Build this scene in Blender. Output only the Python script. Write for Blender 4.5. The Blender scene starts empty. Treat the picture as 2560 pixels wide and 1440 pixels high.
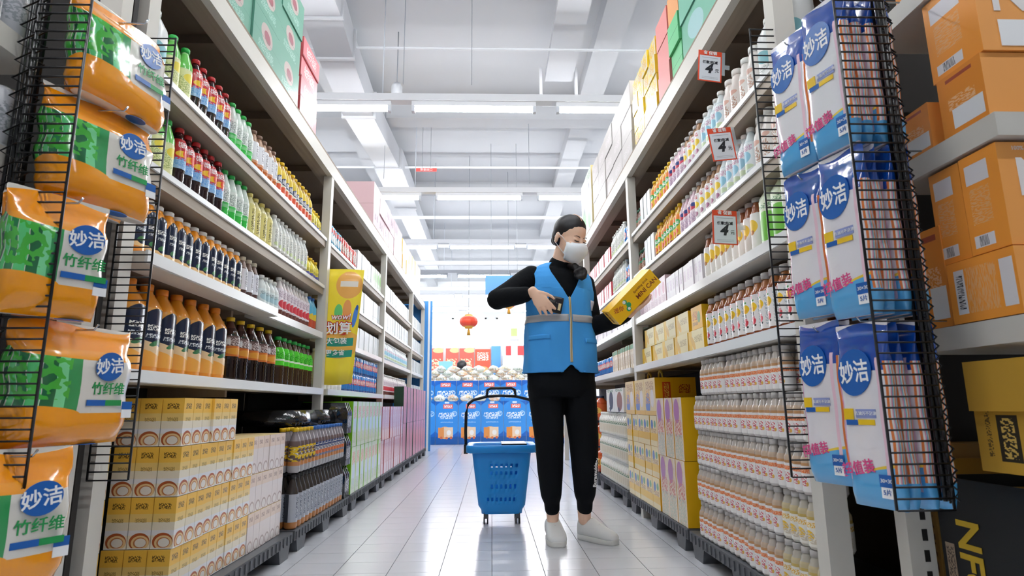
import bpy, bmesh, math, random
from mathutils import Vector, Matrix
random.seed(7)
S = bpy.context.scene
COL = S.collection

# ---------------------------------------------------------------- camera, world, exposure
cam = bpy.data.objects.new('camera', bpy.data.cameras.new('camera')); COL.objects.link(cam)
FPX = 1505.0
_v = Vector((1209-1280, -7000-720, FPX)).normalized()
_z = Vector((1229-1280, 1014-720, FPX)); _z = (_z - _v*_z.dot(_v)).normalized()
_r = _v.cross(_z)
if _r.x < 0: _r = -_r
_W = Matrix((_r, _z, _v))                       # world <- camera (x right, y down, z forward)
cx, cy, cz = _W @ Vector((1, 0, 0)), _W @ Vector((0, -1, 0)), _W @ Vector((0, 0, -1))
cam.matrix_world = Matrix(((cx.x, cy.x, cz.x, 0), (cx.y, cy.y, cz.y, 0), (cx.z, cy.z, cz.z, .64), (0, 0, 0, 1)))
cam.data.sensor_width = 36; cam.data.lens = FPX/2560*36
cam.data.clip_start = .05; cam.data.clip_end = 200
cam.data.dof.use_dof = True; cam.data.dof.focus_distance = 2.9; cam.data.dof.aperture_fstop = 7.0
S.camera = cam
w = bpy.data.worlds.new('world'); S.world = w; w.use_nodes = True
w.node_tree.nodes['Background'].inputs[0].default_value = (.9, .95, 1, 1)
w.node_tree.nodes['Background'].inputs[1].default_value = .5
S.view_settings.view_transform = 'Standard'; S.view_settings.look = 'None'
S.view_settings.gamma = 1; S.view_settings.use_curve_mapping = False
S.view_settings.exposure = 0.44
S.cycles.use_denoising = True; S.cycles.adaptive_threshold = .02
S.cycles.max_bounces = 7; S.cycles.diffuse_bounces = 4; S.cycles.glossy_bounces = 3
S.cycles.transparent_max_bounces = 6; S.cycles.transmission_bounces = 4
TUBE = 68.0                                     # emission of the ceiling tubes

# ---------------------------------------------------------------- materials
def lin(c):
    if isinstance(c, str):
        c = [int(c[i:i+2], 16)/255 for i in (0, 2, 4)]
    return tuple((x/12.92 if x <= .04045 else ((x+.055)/1.055)**2.4) for x in c[:3]) + (1,)
MATS = {}
def mat(name, col, rough=.5, metal=0, spec=.5, trans=0, emit=0, grain=0, gs=20, alpha=1, bump=0):
    if name in MATS: return MATS[name]
    m = bpy.data.materials.new(name); MATS[name] = m; m.use_nodes = True
    nt = m.node_tree; b = nt.nodes['Principled BSDF']
    b.inputs['Base Color'].default_value = lin(col); b.inputs['Roughness'].default_value = rough
    b.inputs['Metallic'].default_value = metal; b.inputs['Specular IOR Level'].default_value = spec
    b.inputs['Transmission Weight'].default_value = trans; b.inputs['Alpha'].default_value = alpha
    if emit:
        b.inputs['Emission Color'].default_value = lin(col); b.inputs['Emission Strength'].default_value = emit
    if grain or bump:
        tc = nt.nodes.new('ShaderNodeTexCoord'); n = nt.nodes.new('ShaderNodeTexNoise')
        mp = nt.nodes.new('ShaderNodeMapping')
        mp.inputs['Scale'].default_value = gs if isinstance(gs, tuple) else (gs, gs, gs)
        n.inputs['Scale'].default_value = 1; n.inputs['Detail'].default_value = 4
        nt.links.new(tc.outputs['Object'], mp.inputs[0]); nt.links.new(mp.outputs[0], n.inputs['Vector'])
        if grain:
            mx = nt.nodes.new('ShaderNodeMix'); mx.data_type = 'RGBA'
            c = lin(col); mx.inputs[6].default_value = tuple(x*(1-grain) for x in c[:3])+(1,)
            mx.inputs[7].default_value = tuple(min(1, x*(1+grain)) for x in c[:3])+(1,)
            nt.links.new(n.outputs[0], mx.inputs[0]); nt.links.new(mx.outputs[2], b.inputs['Base Color'])
        if bump:
            bp = nt.nodes.new('ShaderNodeBump'); bp.inputs['Strength'].default_value = bump
            bp.inputs['Distance'].default_value = .01
            nt.links.new(n.outputs[0], bp.inputs['Height']); nt.links.new(bp.outputs[0], b.inputs['Normal'])
    return m

def zmat(name, stops, rough=.15, spec=.6, stripes=None, trans=0, coat=0):
    """colour by height above the object's own base: stops = [(z, colour), ...]; a bottle's contents and print bands"""
    if name in MATS: return MATS[name]
    m = mat(name, stops[0][1], rough, spec=spec, trans=trans); nt = m.node_tree; b = nt.nodes['Principled BSDF']
    tc = nt.nodes.new('ShaderNodeTexCoord'); sp = nt.nodes.new('ShaderNodeSeparateXYZ')
    dv = nt.nodes.new('ShaderNodeMath'); dv.operation = 'DIVIDE'; dv.inputs[1].default_value = .5
    rp = nt.nodes.new('ShaderNodeValToRGB'); rp.color_ramp.interpolation = 'CONSTANT'
    el = rp.color_ramp.elements
    el[0].position = 0; el[0].color = lin(stops[0][1])
    if len(stops) > 1:
        el[1].position = min(1, stops[1][0]/.5); el[1].color = lin(stops[1][1])
        for z, c in stops[2:]:
            e = el.new(min(1, z/.5)); e.color = lin(c)
    nt.links.new(tc.outputs['Object'], sp.inputs[0]); nt.links.new(sp.outputs[2], dv.inputs[0])
    nt.links.new(dv.outputs[0], rp.inputs[0]); nt.links.new(rp.outputs[0], b.inputs['Base Color'])
    if coat: b.inputs['Coat Weight'].default_value = coat
    return m

def pmat(name, base, shapes, rough=.4, spec=.5, coat=0, uv=True, bump=0):
    """flat print in the UV square of a label or a carton side.
    ('e',cx,cy,rx,ry,col[,rot]) ellipse  ('r',cx,cy,hw,hh,col[,rot]) rectangle  ('o',cx,cy,rx,ry,col,w) ring
    ('t',cx,cy,hw,hh,col,nx,ny) lines of small illegible print  ('n',col,scale,threshold) mottled print"""
    if name in MATS: return MATS[name]
    m = mat(name, base, rough, spec=spec); nt = m.node_tree; b = nt.nodes['Principled BSDF']; L = nt.links.new
    if coat: b.inputs['Coat Weight'].default_value = coat; b.inputs['Coat Roughness'].default_value = .08
    tc = nt.nodes.new('ShaderNodeTexCoord'); UV = tc.outputs['UV']
    cur = None; curc = lin(base)
    def mth(op, a, bb=None):
        n = nt.nodes.new('ShaderNodeMath'); n.operation = op
        if hasattr(a, 'is_linked'): L(a, n.inputs[0])
        else: n.inputs[0].default_value = a
        if bb is not None:
            if hasattr(bb, 'is_linked'): L(bb, n.inputs[1])
            else: n.inputs[1].default_value = bb
        return n.outputs[0]
    def local(cx, cy, rx, ry, rot=0):
        n = nt.nodes.new('ShaderNodeMapping'); n.vector_type = 'TEXTURE'
        n.inputs['Location'].default_value = (cx, cy, 0); n.inputs['Rotation'].default_value = (0, 0, math.radians(rot))
        n.inputs['Scale'].default_value = (rx, ry, 1); L(UV, n.inputs[0]); return n.outputs[0]
    def rectmask(v):
        a = nt.nodes.new('ShaderNodeVectorMath'); a.operation = 'ABSOLUTE'; L(v, a.inputs[0])
        s = nt.nodes.new('ShaderNodeSeparateXYZ'); L(a.outputs[0], s.inputs[0])
        return mth('LESS_THAN', mth('MAXIMUM', s.outputs[0], s.outputs[1]), 1.0)
    for s in shapes:
        k = s[0]
        if k == 'e' or k == 'o':
            v = local(s[1], s[2], s[3], s[4], s[6] if k == 'e' and len(s) > 6 else 0)
            ln = nt.nodes.new('ShaderNodeVectorMath'); ln.operation = 'LENGTH'
            sp = nt.nodes.new('ShaderNodeVectorMath'); sp.operation = 'MULTIPLY'; sp.inputs[1].default_value = (1, 1, 0)
            L(v, sp.inputs[0]); L(sp.outputs[0], ln.inputs[0]); d = ln.outputs['Value']
            f = mth('LESS_THAN', d, 1.0)
            if k == 'o': f = mth('MULTIPLY', f, mth('GREATER_THAN', d, 1-s[6]))
            c = s[5]
        elif k == 'r':
            f = rectmask(local(s[1], s[2], s[3], s[4], s[6] if len(s) > 6 else 0)); c = s[5]
        elif k == 't':
            v = local(s[1], s[2], s[3], s[4]); f = rectmask(v)
            mp = nt.nodes.new('ShaderNodeMapping'); mp.inputs['Scale'].default_value = (s[6], s[7], 1); L(v, mp.inputs[0])
            n = nt.nodes.new('ShaderNodeTexNoise'); n.inputs['Scale'].default_value = 1; n.inputs['Detail'].default_value = 1
            L(mp.outputs[0], n.inputs['Vector'])
            f = mth('MULTIPLY', f, mth('GREATER_THAN', n.outputs[0], .5)); c = s[5]
        elif k == 'n':
            n = nt.nodes.new('ShaderNodeTexNoise'); n.inputs['Scale'].default_value = s[2]; n.inputs['Detail'].default_value = 2
            L(UV, n.inputs['Vector']); f = mth('GREATER_THAN', n.outputs[0], s[3]); c = s[1]
        mx = nt.nodes.new('ShaderNodeMix'); mx.data_type = 'RGBA'
        L(f, mx.inputs[0]); mx.inputs[7].default_value = lin(c)
        if cur is None: mx.inputs[6].default_value = curc
        else: L(cur, mx.inputs[6])
        cur = mx.outputs[2]
    if cur is not None: L(cur, b.inputs['Base Color'])
    if bump:
        n = nt.nodes.new('ShaderNodeTexNoise'); n.inputs['Scale'].default_value = 14; n.inputs['Detail'].default_value = 3
        bp = nt.nodes.new('ShaderNodeBump'); bp.inputs['Strength'].default_value = bump; bp.inputs['Distance'].default_value = .01
        L(tc.outputs['Object'], n.inputs['Vector']); L(n.outputs[0], bp.inputs['Height']); L(bp.outputs[0], b.inputs['Normal'])
    return m

# ---------------------------------------------------------------- mesh building
class MB:
    def __init__(s): s.v = []; s.f = []; s.m = []; s.uv = []; s.sm = []
    def face(s, idx, mi=0, uv=None, smooth=False):
        s.f.append(idx); s.m.append(mi); s.uv.append(uv or [(0, 0), (1, 0), (1, 1), (0, 1)][:len(idx)] if len(idx) <= 4 else [(0, 0)]*len(idx)); s.sm.append(smooth)
    def box(s, x0, x1, y0, y1, z0, z1, mi=0, M=None):
        """mi: one index, or (+x/-x, +y/-y, +z/-z)"""
        if isinstance(mi, int): mi = (mi, mi, mi)
        b = len(s.v)
        P = [(x0, y0, z0), (x1, y0, z0), (x1, y1, z0), (x0, y1, z0), (x0, y0, z1), (x1, y0, z1), (x1, y1, z1), (x0, y1, z1)]
        if M is not None: P = [tuple(M @ Vector(p)) for p in P]
        s.v += P
        for q, k in (((1, 2, 6, 5), 0), ((3, 0, 4, 7), 0), ((0, 1, 5, 4), 1), ((2, 3, 7, 6), 1), ((4, 5, 6, 7), 2), ((3, 2, 1, 0), 2)):
            s.face([b+i for i in q], mi[k])
        return s
    def taper(s, x0, x1, y0, y1, z0, z1, t, mi=0):
        """box whose bottom is narrower in y by t"""
        b = len(s.v)
        s.v += [(x0, y0+t, z0), (x1, y0+t, z0), (x1, y1-t, z0), (x0, y1-t, z0), (x0, y0, z1), (x1, y0, z1), (x1, y1, z1), (x0, y1, z1)]
        for q in ((1, 2, 6, 5), (3, 0, 4, 7), (0, 1, 5, 4), (2, 3, 7, 6), (4, 5, 6, 7), (3, 2, 1, 0)): s.face([b+i for i in q], mi)
        return s
    def lathe(s, prof, n=14, mi=0, sx=1, sy=1, caps=True, smooth=True, c=(0, 0), uvz=None, sq=0):
        """prof: [(r, z), ...]; the UV seam is at -x so that u=.5 faces +x; sq>0 squares the section"""
        b = len(s.v); k = len(prof)
        z0, z1 = uvz or (prof[0][1], prof[-1][1]); z1 = z1 if z1 != z0 else z0+1
        for r, z in prof:
            for i in range(n+1):
                a = -math.pi + 2*math.pi*i/n
                rr = r
                if sq:
                    ca, sa = abs(math.cos(a)), abs(math.sin(a)); e = 2+sq
                    rr = r/((ca**e+sa**e)**(1/e))
                s.v.append((c[0]+sx*rr*math.cos(a), c[1]+sy*rr*math.sin(a), z))
        for j in range(k-1):
            va, vb = (prof[j][1]-z0)/(z1-z0), (prof[j+1][1]-z0)/(z1-z0)
            for i in range(n):
                q = [b+j*(n+1)+i, b+j*(n+1)+i+1, b+(j+1)*(n+1)+i+1, b+(j+1)*(n+1)+i]
                s.face(q, mi, [(i/n, va), ((i+1)/n, va), ((i+1)/n, vb), (i/n, vb)], smooth)
        if caps:
            s.face([b+i for i in range(n-1, -1, -1)], mi, [(0, 0)]*n)
            s.face([b+(k-1)*(n+1)+i for i in range(n)], mi, [(0, 0)]*n)
        return s
    def tube(s, pts, r, n=6, mi=0, closed=False, smooth=True):
        pts = [Vector(p) for p in pts]; k = len(pts); b = len(s.v)
        for j, p in enumerate(pts):
            a = pts[(j-1) % k] if closed or j > 0 else p
            c = pts[(j+1) % k] if closed or j < k-1 else p
            d = (c-a).normalized()
            ref = Vector((0, 0, 1)) if abs(d.z) < .9 else Vector((1, 0, 0))
            u = d.cross(ref).normalized(); v = d.cross(u)
            rr = r[j] if isinstance(r, (list, tuple)) else r
            for i in range(n):
                t = 2*math.pi*i/n
                s.v.append(tuple(p + u*rr*math.cos(t) + v*rr*math.sin(t)))
        for j in range(k if closed else k-1):
            j2 = (j+1) % k
            for i in range(n):
                s.face([b+j*n+i, b+j2*n+i, b+j2*n+(i+1) % n, b+j*n+(i+1) % n], mi, None, smooth)
        if not closed:
            s.face([b+i for i in range(n)], mi, [(0, 0)]*n); s.face([b+(k-1)*n+i for i in range(n-1, -1, -1)], mi, [(0, 0)]*n)
        return s
    def loft(s, rings, mi=0, caps=True, smooth=True, closed=True, uvs=True):
        """rings: lists of points, all of one length"""
        b = len(s.v); n = len(rings[0]); k = len(rings)
        for r in rings: s.v += [tuple(p) for p in r]
        for j in range(k-1):
            for i in range(n if closed else n-1):
                i2 = (i+1) % n
                s.face([b+j*n+i, b+j*n+i2, b+(j+1)*n+i2, b+(j+1)*n+i], mi,
                       [(i/n, j/(k-1)), ((i+1)/n, j/(k-1)), ((i+1)/n, (j+1)/(k-1)), (i/n, (j+1)/(k-1))], smooth)
        if caps:
            s.face([b+i for i in range(n-1, -1, -1)], mi, [(0, 0)]*n, smooth); s.face([b+(k-1)*n+i for i in range(n)], mi, [(0, 0)]*n, smooth)
        return s
    def mesh(s, name, mats):
        me = bpy.data.meshes.new(name); me.from_pydata(s.v, [], s.f)
        for m in (mats if isinstance(mats, (list, tuple)) else [mats]): me.materials.append(m)
        me.polygons.foreach_set('material_index', s.m); me.polygons.foreach_set('use_smooth', s.sm)
        uvl = me.uv_layers.new(name='UVMap')
        uvl.data.foreach_set('uv', [c for f in s.uv for p in f for c in p])
        me.update(); return me

def tag(o, label=None, cat=None, group=None, kind=None):
    if label: o['label'] = label
    if cat: o['category'] = cat
    if group: o['group'] = group
    if kind: o['kind'] = kind
    return o
def ob(name, me, parent=None, loc=(0, 0, 0), rot=(0, 0, 0), M=None):
    o = bpy.data.objects.new(name, me); COL.objects.link(o)
    if parent is not None: o.parent = parent
    if M is not None: o.matrix_local = M
    else: o.location = loc; o.rotation_euler = rot
    return o
def empty(name, label, cat, loc=(0, 0, 0), rz=0, group=None):
    o = bpy.data.objects.new(name, None); COL.objects.link(o); o.empty_display_size = .1
    o.location = loc; o.rotation_euler = (0, 0, rz); return tag(o, label, cat, group)
def boxmesh(name, x0, x1, y0, y1, z0, z1, m, mi=0):
    return MB().box(x0, x1, y0, y1, z0, z1, mi).mesh(name, m)

TEXTS = {}
def textmesh(txt, size, m, align='CENTER', depth=.0004, shear=0, bold=0):
    if not txt.isascii() and bold < .005: bold = min(bold, size*.016)
    k = (txt, size, m.name, align, shear, bold)
    if k in TEXTS: return TEXTS[k]
    c = bpy.data.curves.new('lettering', 'FONT'); c.body = txt; c.size = size; c.align_x = align; c.align_y = 'CENTER'
    c.extrude = depth; c.shear = shear; c.offset = bold; c.resolution_u = 3
    c.materials.append(m)
    t = bpy.data.objects.new('tmp', c); COL.objects.link(t)
    me = bpy.data.meshes.new_from_object(t); bpy.data.objects.remove(t)
    TEXTS[k] = me; return me
def frame(o, xd, yd):
    """matrix with local x along xd, local y along yd (lettering lies in x/y, faces +z)"""
    x = Vector(xd).normalized(); z = x.cross(Vector(yd)).normalized(); y = z.cross(x)
    return Matrix(((x.x, y.x, z.x, o[0]), (x.y, y.y, z.y, o[1]), (x.z, y.z, z.z, o[2]), (0, 0, 0, 1)))
ORD = ('first second third fourth fifth sixth seventh eighth ninth tenth eleventh twelfth thirteenth fourteenth fifteenth sixteenth '
       'seventeenth eighteenth nineteenth twentieth').split()
def nth(i):
    if i < 20: return ORD[i]
    tens = ['twenty', 'thirty', 'forty', 'fifty', 'sixty'][(i+1)//10-2]; r = (i+1) % 10
    return (tens[:-1]+'ieth') if r == 0 else tens+'-'+ORD[r-1]

# ---------------------------------------------------------------- common materials
steel = mat('shelf_steel', 'd8d4cb', .42, spec=.4, grain=.03, gs=6)
steel_lt = mat('shelf_price_rail', 'eef0f0', .25, spec=.5)
boardm = mat('shelf_board', 'a5937f', .55, spec=.3, grain=.12, gs=(40, 3, 10))
lipm = mat('shelf_lip_wood', '9f9180', .5, spec=.35, grain=.22, gs=(60, 2.5, 90))
deckm = mat('deck_board', '8f7e6d', .6, spec=.25, grain=.12, gs=(30, 3, 10))
backm = mat('shelf_back', '2d2a28', .7, spec=.2)
black = mat('black_wire', '0b0c10', .3, spec=.5)
white = mat('white_paint', 'f1f2f4', .6, spec=.3)

# ================================================================ THE SETTING
groutm = mat('floor_grout', '6f7276', .7)
tilem = mat('floor_tile_glaze', 'cfd1d7', .19, spec=.55, grain=.05, gs=3, bump=.02)
fl = ob('floor', boxmesh('floor', -9, 9, -7, 20, -.1, -.004, groutm)); tag(fl, kind='structure')
TW, TD = .2045, .1716
tm = MB().box(-TW/2+.0016, TW/2-.0016, -TD/2+.0009, TD/2-.0009, -.006, 0).mesh('tile', tilem)
x0t = .0; y0t = 2.54 - TD*8
cells = []
for j in range(0, 60):
    for i in range(-6, 6):
        X = x0t+TW/2+i*TW; Y = y0t+TD/2+j*TD
        if abs(X) < 1.15: cells.append((Y, X))
near = [c for c in cells if c[0] > 2.2][:300]
for Y, X in near: ob('tile', tm, fl, (X, Y, 0))
done = set(near); rest = MB()
for j in range(-12, 90):
    for i in range(-24, 24):
        X = x0t+TW/2+i*TW; Y = y0t+TD/2+j*TD
        if (Y, X) in done: continue
        if abs(X) > 1.3 and Y > .6 and Y < 9.2: continue
        rest.box(X-TW/2+.0016, X+TW/2-.0016, Y-TD/2+.0016, Y+TD/2-.0016, -.006, 0)
tag(ob('tile', rest.mesh('tiles_beyond', tilem), fl), kind='stuff')

ceilm = mat('ceiling_paint', 'bcbec2', .8, spec=.2)
ceil = tag(ob('ceiling', boxmesh('ceiling', -9, 9, -7, 20, 4.75, 4.85, ceilm)), kind='structure')
bm_ = mat('beam_paint', 'babcc0', .7, spec=.2)
for Y in (1.5, 4.5, 7.6, 10.7, 13.8, 16.9):
    ob('ceiling_beam', boxmesh('ceiling_beam', -9, 9, Y, Y+.28, 4.47, 4.75, bm_), ceil)
for X in (-5.2, -2.1, 1.15, 4.3):
    ob('ceiling_joist', boxmesh('ceiling_joist', X, X+.3, -7, 20, 4.55, 4.75, bm_), ceil)
wallm = mat('wall_paint', 'd6d8da', .8, spec=.2)
tag(ob('wall_back', boxmesh('wall_back', -9, 9, 19.9, 20, 0, 4.8, wallm)), kind='structure')
tag(ob('wall_front', boxmesh('wall_front', -9, 9, -7, -6.9, 0, 4.8, wallm)), kind='structure')
tag(ob('wall_left', boxmesh('wall_left', -9, -8.9, -7, 20, 0, 4.8, wallm)), kind='structure')
tag(ob('wall_right', boxmesh('wall_right', 8.9, 9, -7, 20, 0, 4.8, wallm)), kind='structure')
# daylit shop windows in the far wall
winm = mat('window_light', 'f6fbff', .4, emit=1.6)
for n, X in enumerate((-5.4, -1.8, 1.8, 5.4)):
    t = tag(ob('window_%d' % (n+1), boxmesh('window', X-1.6, X+1.6, 19.84, 19.88, 2.6, 3.45, winm)), kind='structure')
    f = MB()
    for x in (-1.62, -.55, .52, 1.6): f.box(X+x-.02, X+x+.04, 19.78, 19.86, 2.56, 3.5)
    f.box(X-1.64, X+1.64, 19.78, 19.86, 2.52, 2.6); f.box(X-1.64, X+1.64, 19.78, 19.86, 3.45, 3.53)
    ob('window_frame', f.mesh('window_frame', white), t)

# ---- rows of bare tubes on white lighting rails
tubem = mat('fluorescent_tube', 'fbfdff', .4, emit=TUBE)
railm = mat('lighting_rail', 'd4d6da', .5, spec=.4)
capm = mat('tube_end_cap', 'c9ced6', .5)
tube_me = MB().tube([(-.57, 0, -.045), (.57, 0, -.045)], .021, 8).mesh('tube', tubem)
bat = MB().box(-.6, .6, -.03, .03, -.015, .03)
bat_me = bat.mesh('housing', railm)
e_me = MB().box(-.6, -.57, -.026, .026, -.072, -.012).box(.57, .6, -.026, .026, -.072, -.012).mesh('end_holder', capm)
rows = [5.41-2.56*2, 5.41-2.56, 5.41, 7.95, 10.6, 13.1, 15.6, 18.05]
rname = ['row behind the camera', 'row overhead', 'first row ahead', 'second row ahead', 'third row ahead', 'fourth row ahead', 'fifth row ahead', 'last row']
for ri, Y in enumerate(rows):
    for sx in (-1, 1):
        pass
    rail = tag(ob('lighting_rail', boxmesh('lighting_rail', -8.6, 8.6, Y-.05, Y+.05, 3.53, 3.6, railm)),
               'white steel rail carrying the %s of ceiling tubes' % rname[ri], 'rail')
    for i in range(-4, 5):
        if ri < 2 and abs(i) > 3: continue
        X = -.163+i*1.40
        t = tag(ob('fluorescent_light', bat_me, None, (X, Y, 3.5)),
                '%s bright ceiling tube from the side wall in the %s' % (nth(i+4), rname[ri]), 'light', 'fluorescent tubes under the ceiling')
        ob('tube', tube_me, t); ob('end_holder', e_me, t)
    for X in (-3.9, -1.05, 1.9, 4.6):
        ob('hanger_rod', MB().tube([(X, Y, 3.6), (X, Y, 4.7)], .006, 5).mesh('hanger_rod', capm), rail)

# ---- ducts, cable tray, pipes, rods
ductm = mat('duct_white', 'b9bbc0', .5, spec=.4)
d = empty('air_duct', 'white square air duct stepping along the ceiling above the drinks shelves', 'duct', (-1.55, 0, 4.1))
def ductseg(y0, y1, z0, z1, wd, name='duct_section', x=0):
    m = MB(); m.loft([[(x-wd/2, y0, z0), (x+wd/2, y0, z0), (x+wd/2, y0, z0+.3), (x-wd/2, y0, z0+.3)],
                      [(x-wd/2, y1, z1), (x+wd/2, y1, z1), (x+wd/2, y1, z1+.3), (x-wd/2, y1, z1+.3)]], smooth=False)
    return ob(name, m.mesh(name, ductm), d)
ductseg(-3, 5.0, .05, .05, .36); ductseg(5.0, 5.5, .05, -.05, .36, 'duct_elbow')
ductseg(5.5, 6.6, -.05, -.12, .34); ductseg(6.6, 8.6, -.12, .06, .34); ductseg(8.6, 10.5, .06, .06, .42); ductseg(10.5, 15.5, .06, .06, .34)
for Y, z in ((5.0, .05), (5.5, -.05), (6.6, -.12), (8.6, .06), (10.5, .06)):
    ob('flange', MB().box(-.2, .2, Y-.015, Y+.015, z-.02, z+.31).mesh('flange', ductm), d)
d2 = tag(ob('cable_tray', boxmesh('cable_tray', .62, .93, 3.5, 6.3, 4.28, 4.36, ductm)), 'wide white boxed cable tray running along the ceiling', 'tray')
ob('bracket', MB().box(.55, .98, 6.2, 6.26, 3.95, 4.0).box(.55, .58, 6.2, 6.26, 3.95, 4.4).box(.95, .98, 6.2, 6.26, 3.95, 4.4).mesh('bracket', railm), d2)
pipe = mat('conduit', 'dfe2e7', .4)
for k, (Y, Z, r) in enumerate(((5.55, 4.2, .014), (8.9, 4.3, .02), (10.2, 3.9, .03), (11.4, 3.7, .035), (12.0, 3.5, .05), (14.2, 3.4, .05), (16.6, 3.3, .06))):
    tag(ob('ceiling_pipe', MB().tube([(-8, Y, Z), (8, Y, Z)], r, 8).mesh('ceiling_pipe', pipe)), '%s white pipe crossing below the ceiling, counted from the front' % nth(k), 'pipe', 'pipes crossing under the ceiling')
rodm = mat('hanger_rod_grey', '8b9098', .4)
for k, (X, Y, z0) in enumerate(((-.82, 5.2, 3.6), (-.18, 5.2, 3.6), (-1.42, 7.6, 3.6), (.52, 7.75, 3.6), (-.95, 9.8, 3.4))):
    tag(ob('hanging_rod', MB().tube([(X, Y, z0), (X, Y, 4.75)], .004, 5).mesh('hanging_rod', rodm)), ['thin vertical rod left of the long middle tube', 'thin vertical rod above the middle of the long tube', 'short thin rod beside the duct over the second row', 'thin rod hanging above the tall white cartons', 'thin rod above the pink boxes on the far rack'][k], 'rod')
sp = ob('ceiling_speaker', MB().lathe([(.03, .0), (.05, .0), (.06, .05), (.06, .16), (.04, .2)], 14).mesh('ceiling_speaker', ductm), None, (-1.03, 6.1, 3.92))
tag(sp, 'round white speaker can hanging beside the duct elbow', 'speaker')
ob('hanger', MB().tube([(0, 0, .2), (0, 0, .83)], .006, 5).mesh('hanger', rodm), sp)
redm = mat('red_sign', 'e2554f', .5)
rs = tag(ob('hanging_sign', boxmesh('hanging_sign', -.95-.14, -.95+.16, 8.3, 8.31, 3.99, 4.04, redm)), 'small red strip sign stuck under the ceiling', 'sign')
ob('lettering', textmesh('安全出口', .045, mat('white_print', 'ffffff', .5)), rs, (-.94, 8.297, 4.013), (math.pi/2, 0, 0))
ob('hanger', MB().tube([(-1.0, 8.305, 4.03), (-1.0, 8.305, 4.76)], .003, 5).tube([(-.88, 8.305, 4.03), (-.88, 8.305, 4.76)], .003, 5).mesh('hanger', rodm), rs)

# ================================================================ SHELVING
def side(s):     # s=-1 the rack on the -x side of the aisle, s=+1 the other
    return (-1.0, -1) if s < 0 else (.868, 1)
SHELVES = {-1: [1.655, 1.36, 1.075, .745], 1: [1.68, 1.41, 1.145, .86]}
BAYS = {-1: [1.61, 3.62, 5.62, 7.6, 9.0], 1: [1.55, 3.61, 5.45, 7.4]}
lockm = mat('slot_black', '15130f', .8)
def bay(s, y0, y1, label, first, last, split3=False):
    X, d = side(s); dep = .46
    t = empty('shelving_bay', label, 'shelving', (X, y0, 0), 0, 'steel shelving bays along the aisle')
    L = y1-y0
    def bx(name, xa, xb, ya, yb, za, zb, m, par=t):
        a, b = sorted((d*xa, d*xb)); return ob(name, boxmesh(name, a, b, ya, yb, za, zb, m), par)
    bx('upright', -.04 if (first and s > 0) else 0, .02 if (first and s > 0) else .05, 0, .055, 0, 2.15, steel)
    bx('upright', dep, dep+.05, 0, .055, 0, 2.15, steel)
    if last: bx('upright', 0, .05, L-.055, L, 0, 2.15, steel)
    for z in SHELVES[s]:
        halves = [(.06 if first else .095, L-.005)]
        if split3 and z == SHELVES[s][2]: halves = [(.06, 1.11), (1.115, L-.005)]
        for hi, (ya, yb) in enumerate(halves):
            xo = -.035 if (split3 and z == SHELVES[s][2] and hi == 0) else .012
            if z == SHELVES[s][3]: xo = -.01
            sh = bx('shelf', xo+.1, dep, ya, yb, z-.022, z, boardm)
            hgt = .055 if z > SHELVES[s][2]+.01 else .034
            bx('shelf_lip', xo+.004, xo+.1, ya, yb, z-hgt, z, lipm if z > SHELVES[s][2]+.01 else steel, sh)
            bx('price_rail', xo-.004, xo+.004, ya, yb, z-.016 if z > SHELVES[s][2]+.01 else z-.032, z+.003, steel_lt, sh)
        br = MB()
        for yb in (L*.5,): 
            a, b = sorted((d*.12, d*dep)); br.box(a, b, yb-.01, yb+.01, z-.06, z-.022)
        ob('shelf_bracket', br.mesh('shelf_bracket', boardm), t)
    bx('top_beam', -.002, .03, 0, L, 2.065, 2.15, steel)
    bx('beam_flange', .03, .1, 0, L, 2.065, 2.075, lipm)
    bx('top_deck', .0, dep+.05, 0, L, 2.15, 2.165, deckm)
    for yb in (.03, L*.33, L*.66):
        bx('cross_brace', .1, dep, yb, yb+.03, 2.11, 2.148, deckm)
    bx('back_panel', dep-.02, dep, .055, L-.005, 0, 2.14, backm)
    return t
ln = ['first', 'second', 'third', 'last']
for s, nm in ((-1, 'cola and juice'), (1, 'lemon tea and yoghurt')):
    ys = BAYS[s]
    for i in range(len(ys)-1):
        bay(s, ys[i], ys[i+1], '%s steel bay of the %s side, counted from the cage' % (ln[i], nm), i == 0, i == len(ys)-2, s < 0 and i == 0)

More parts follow.
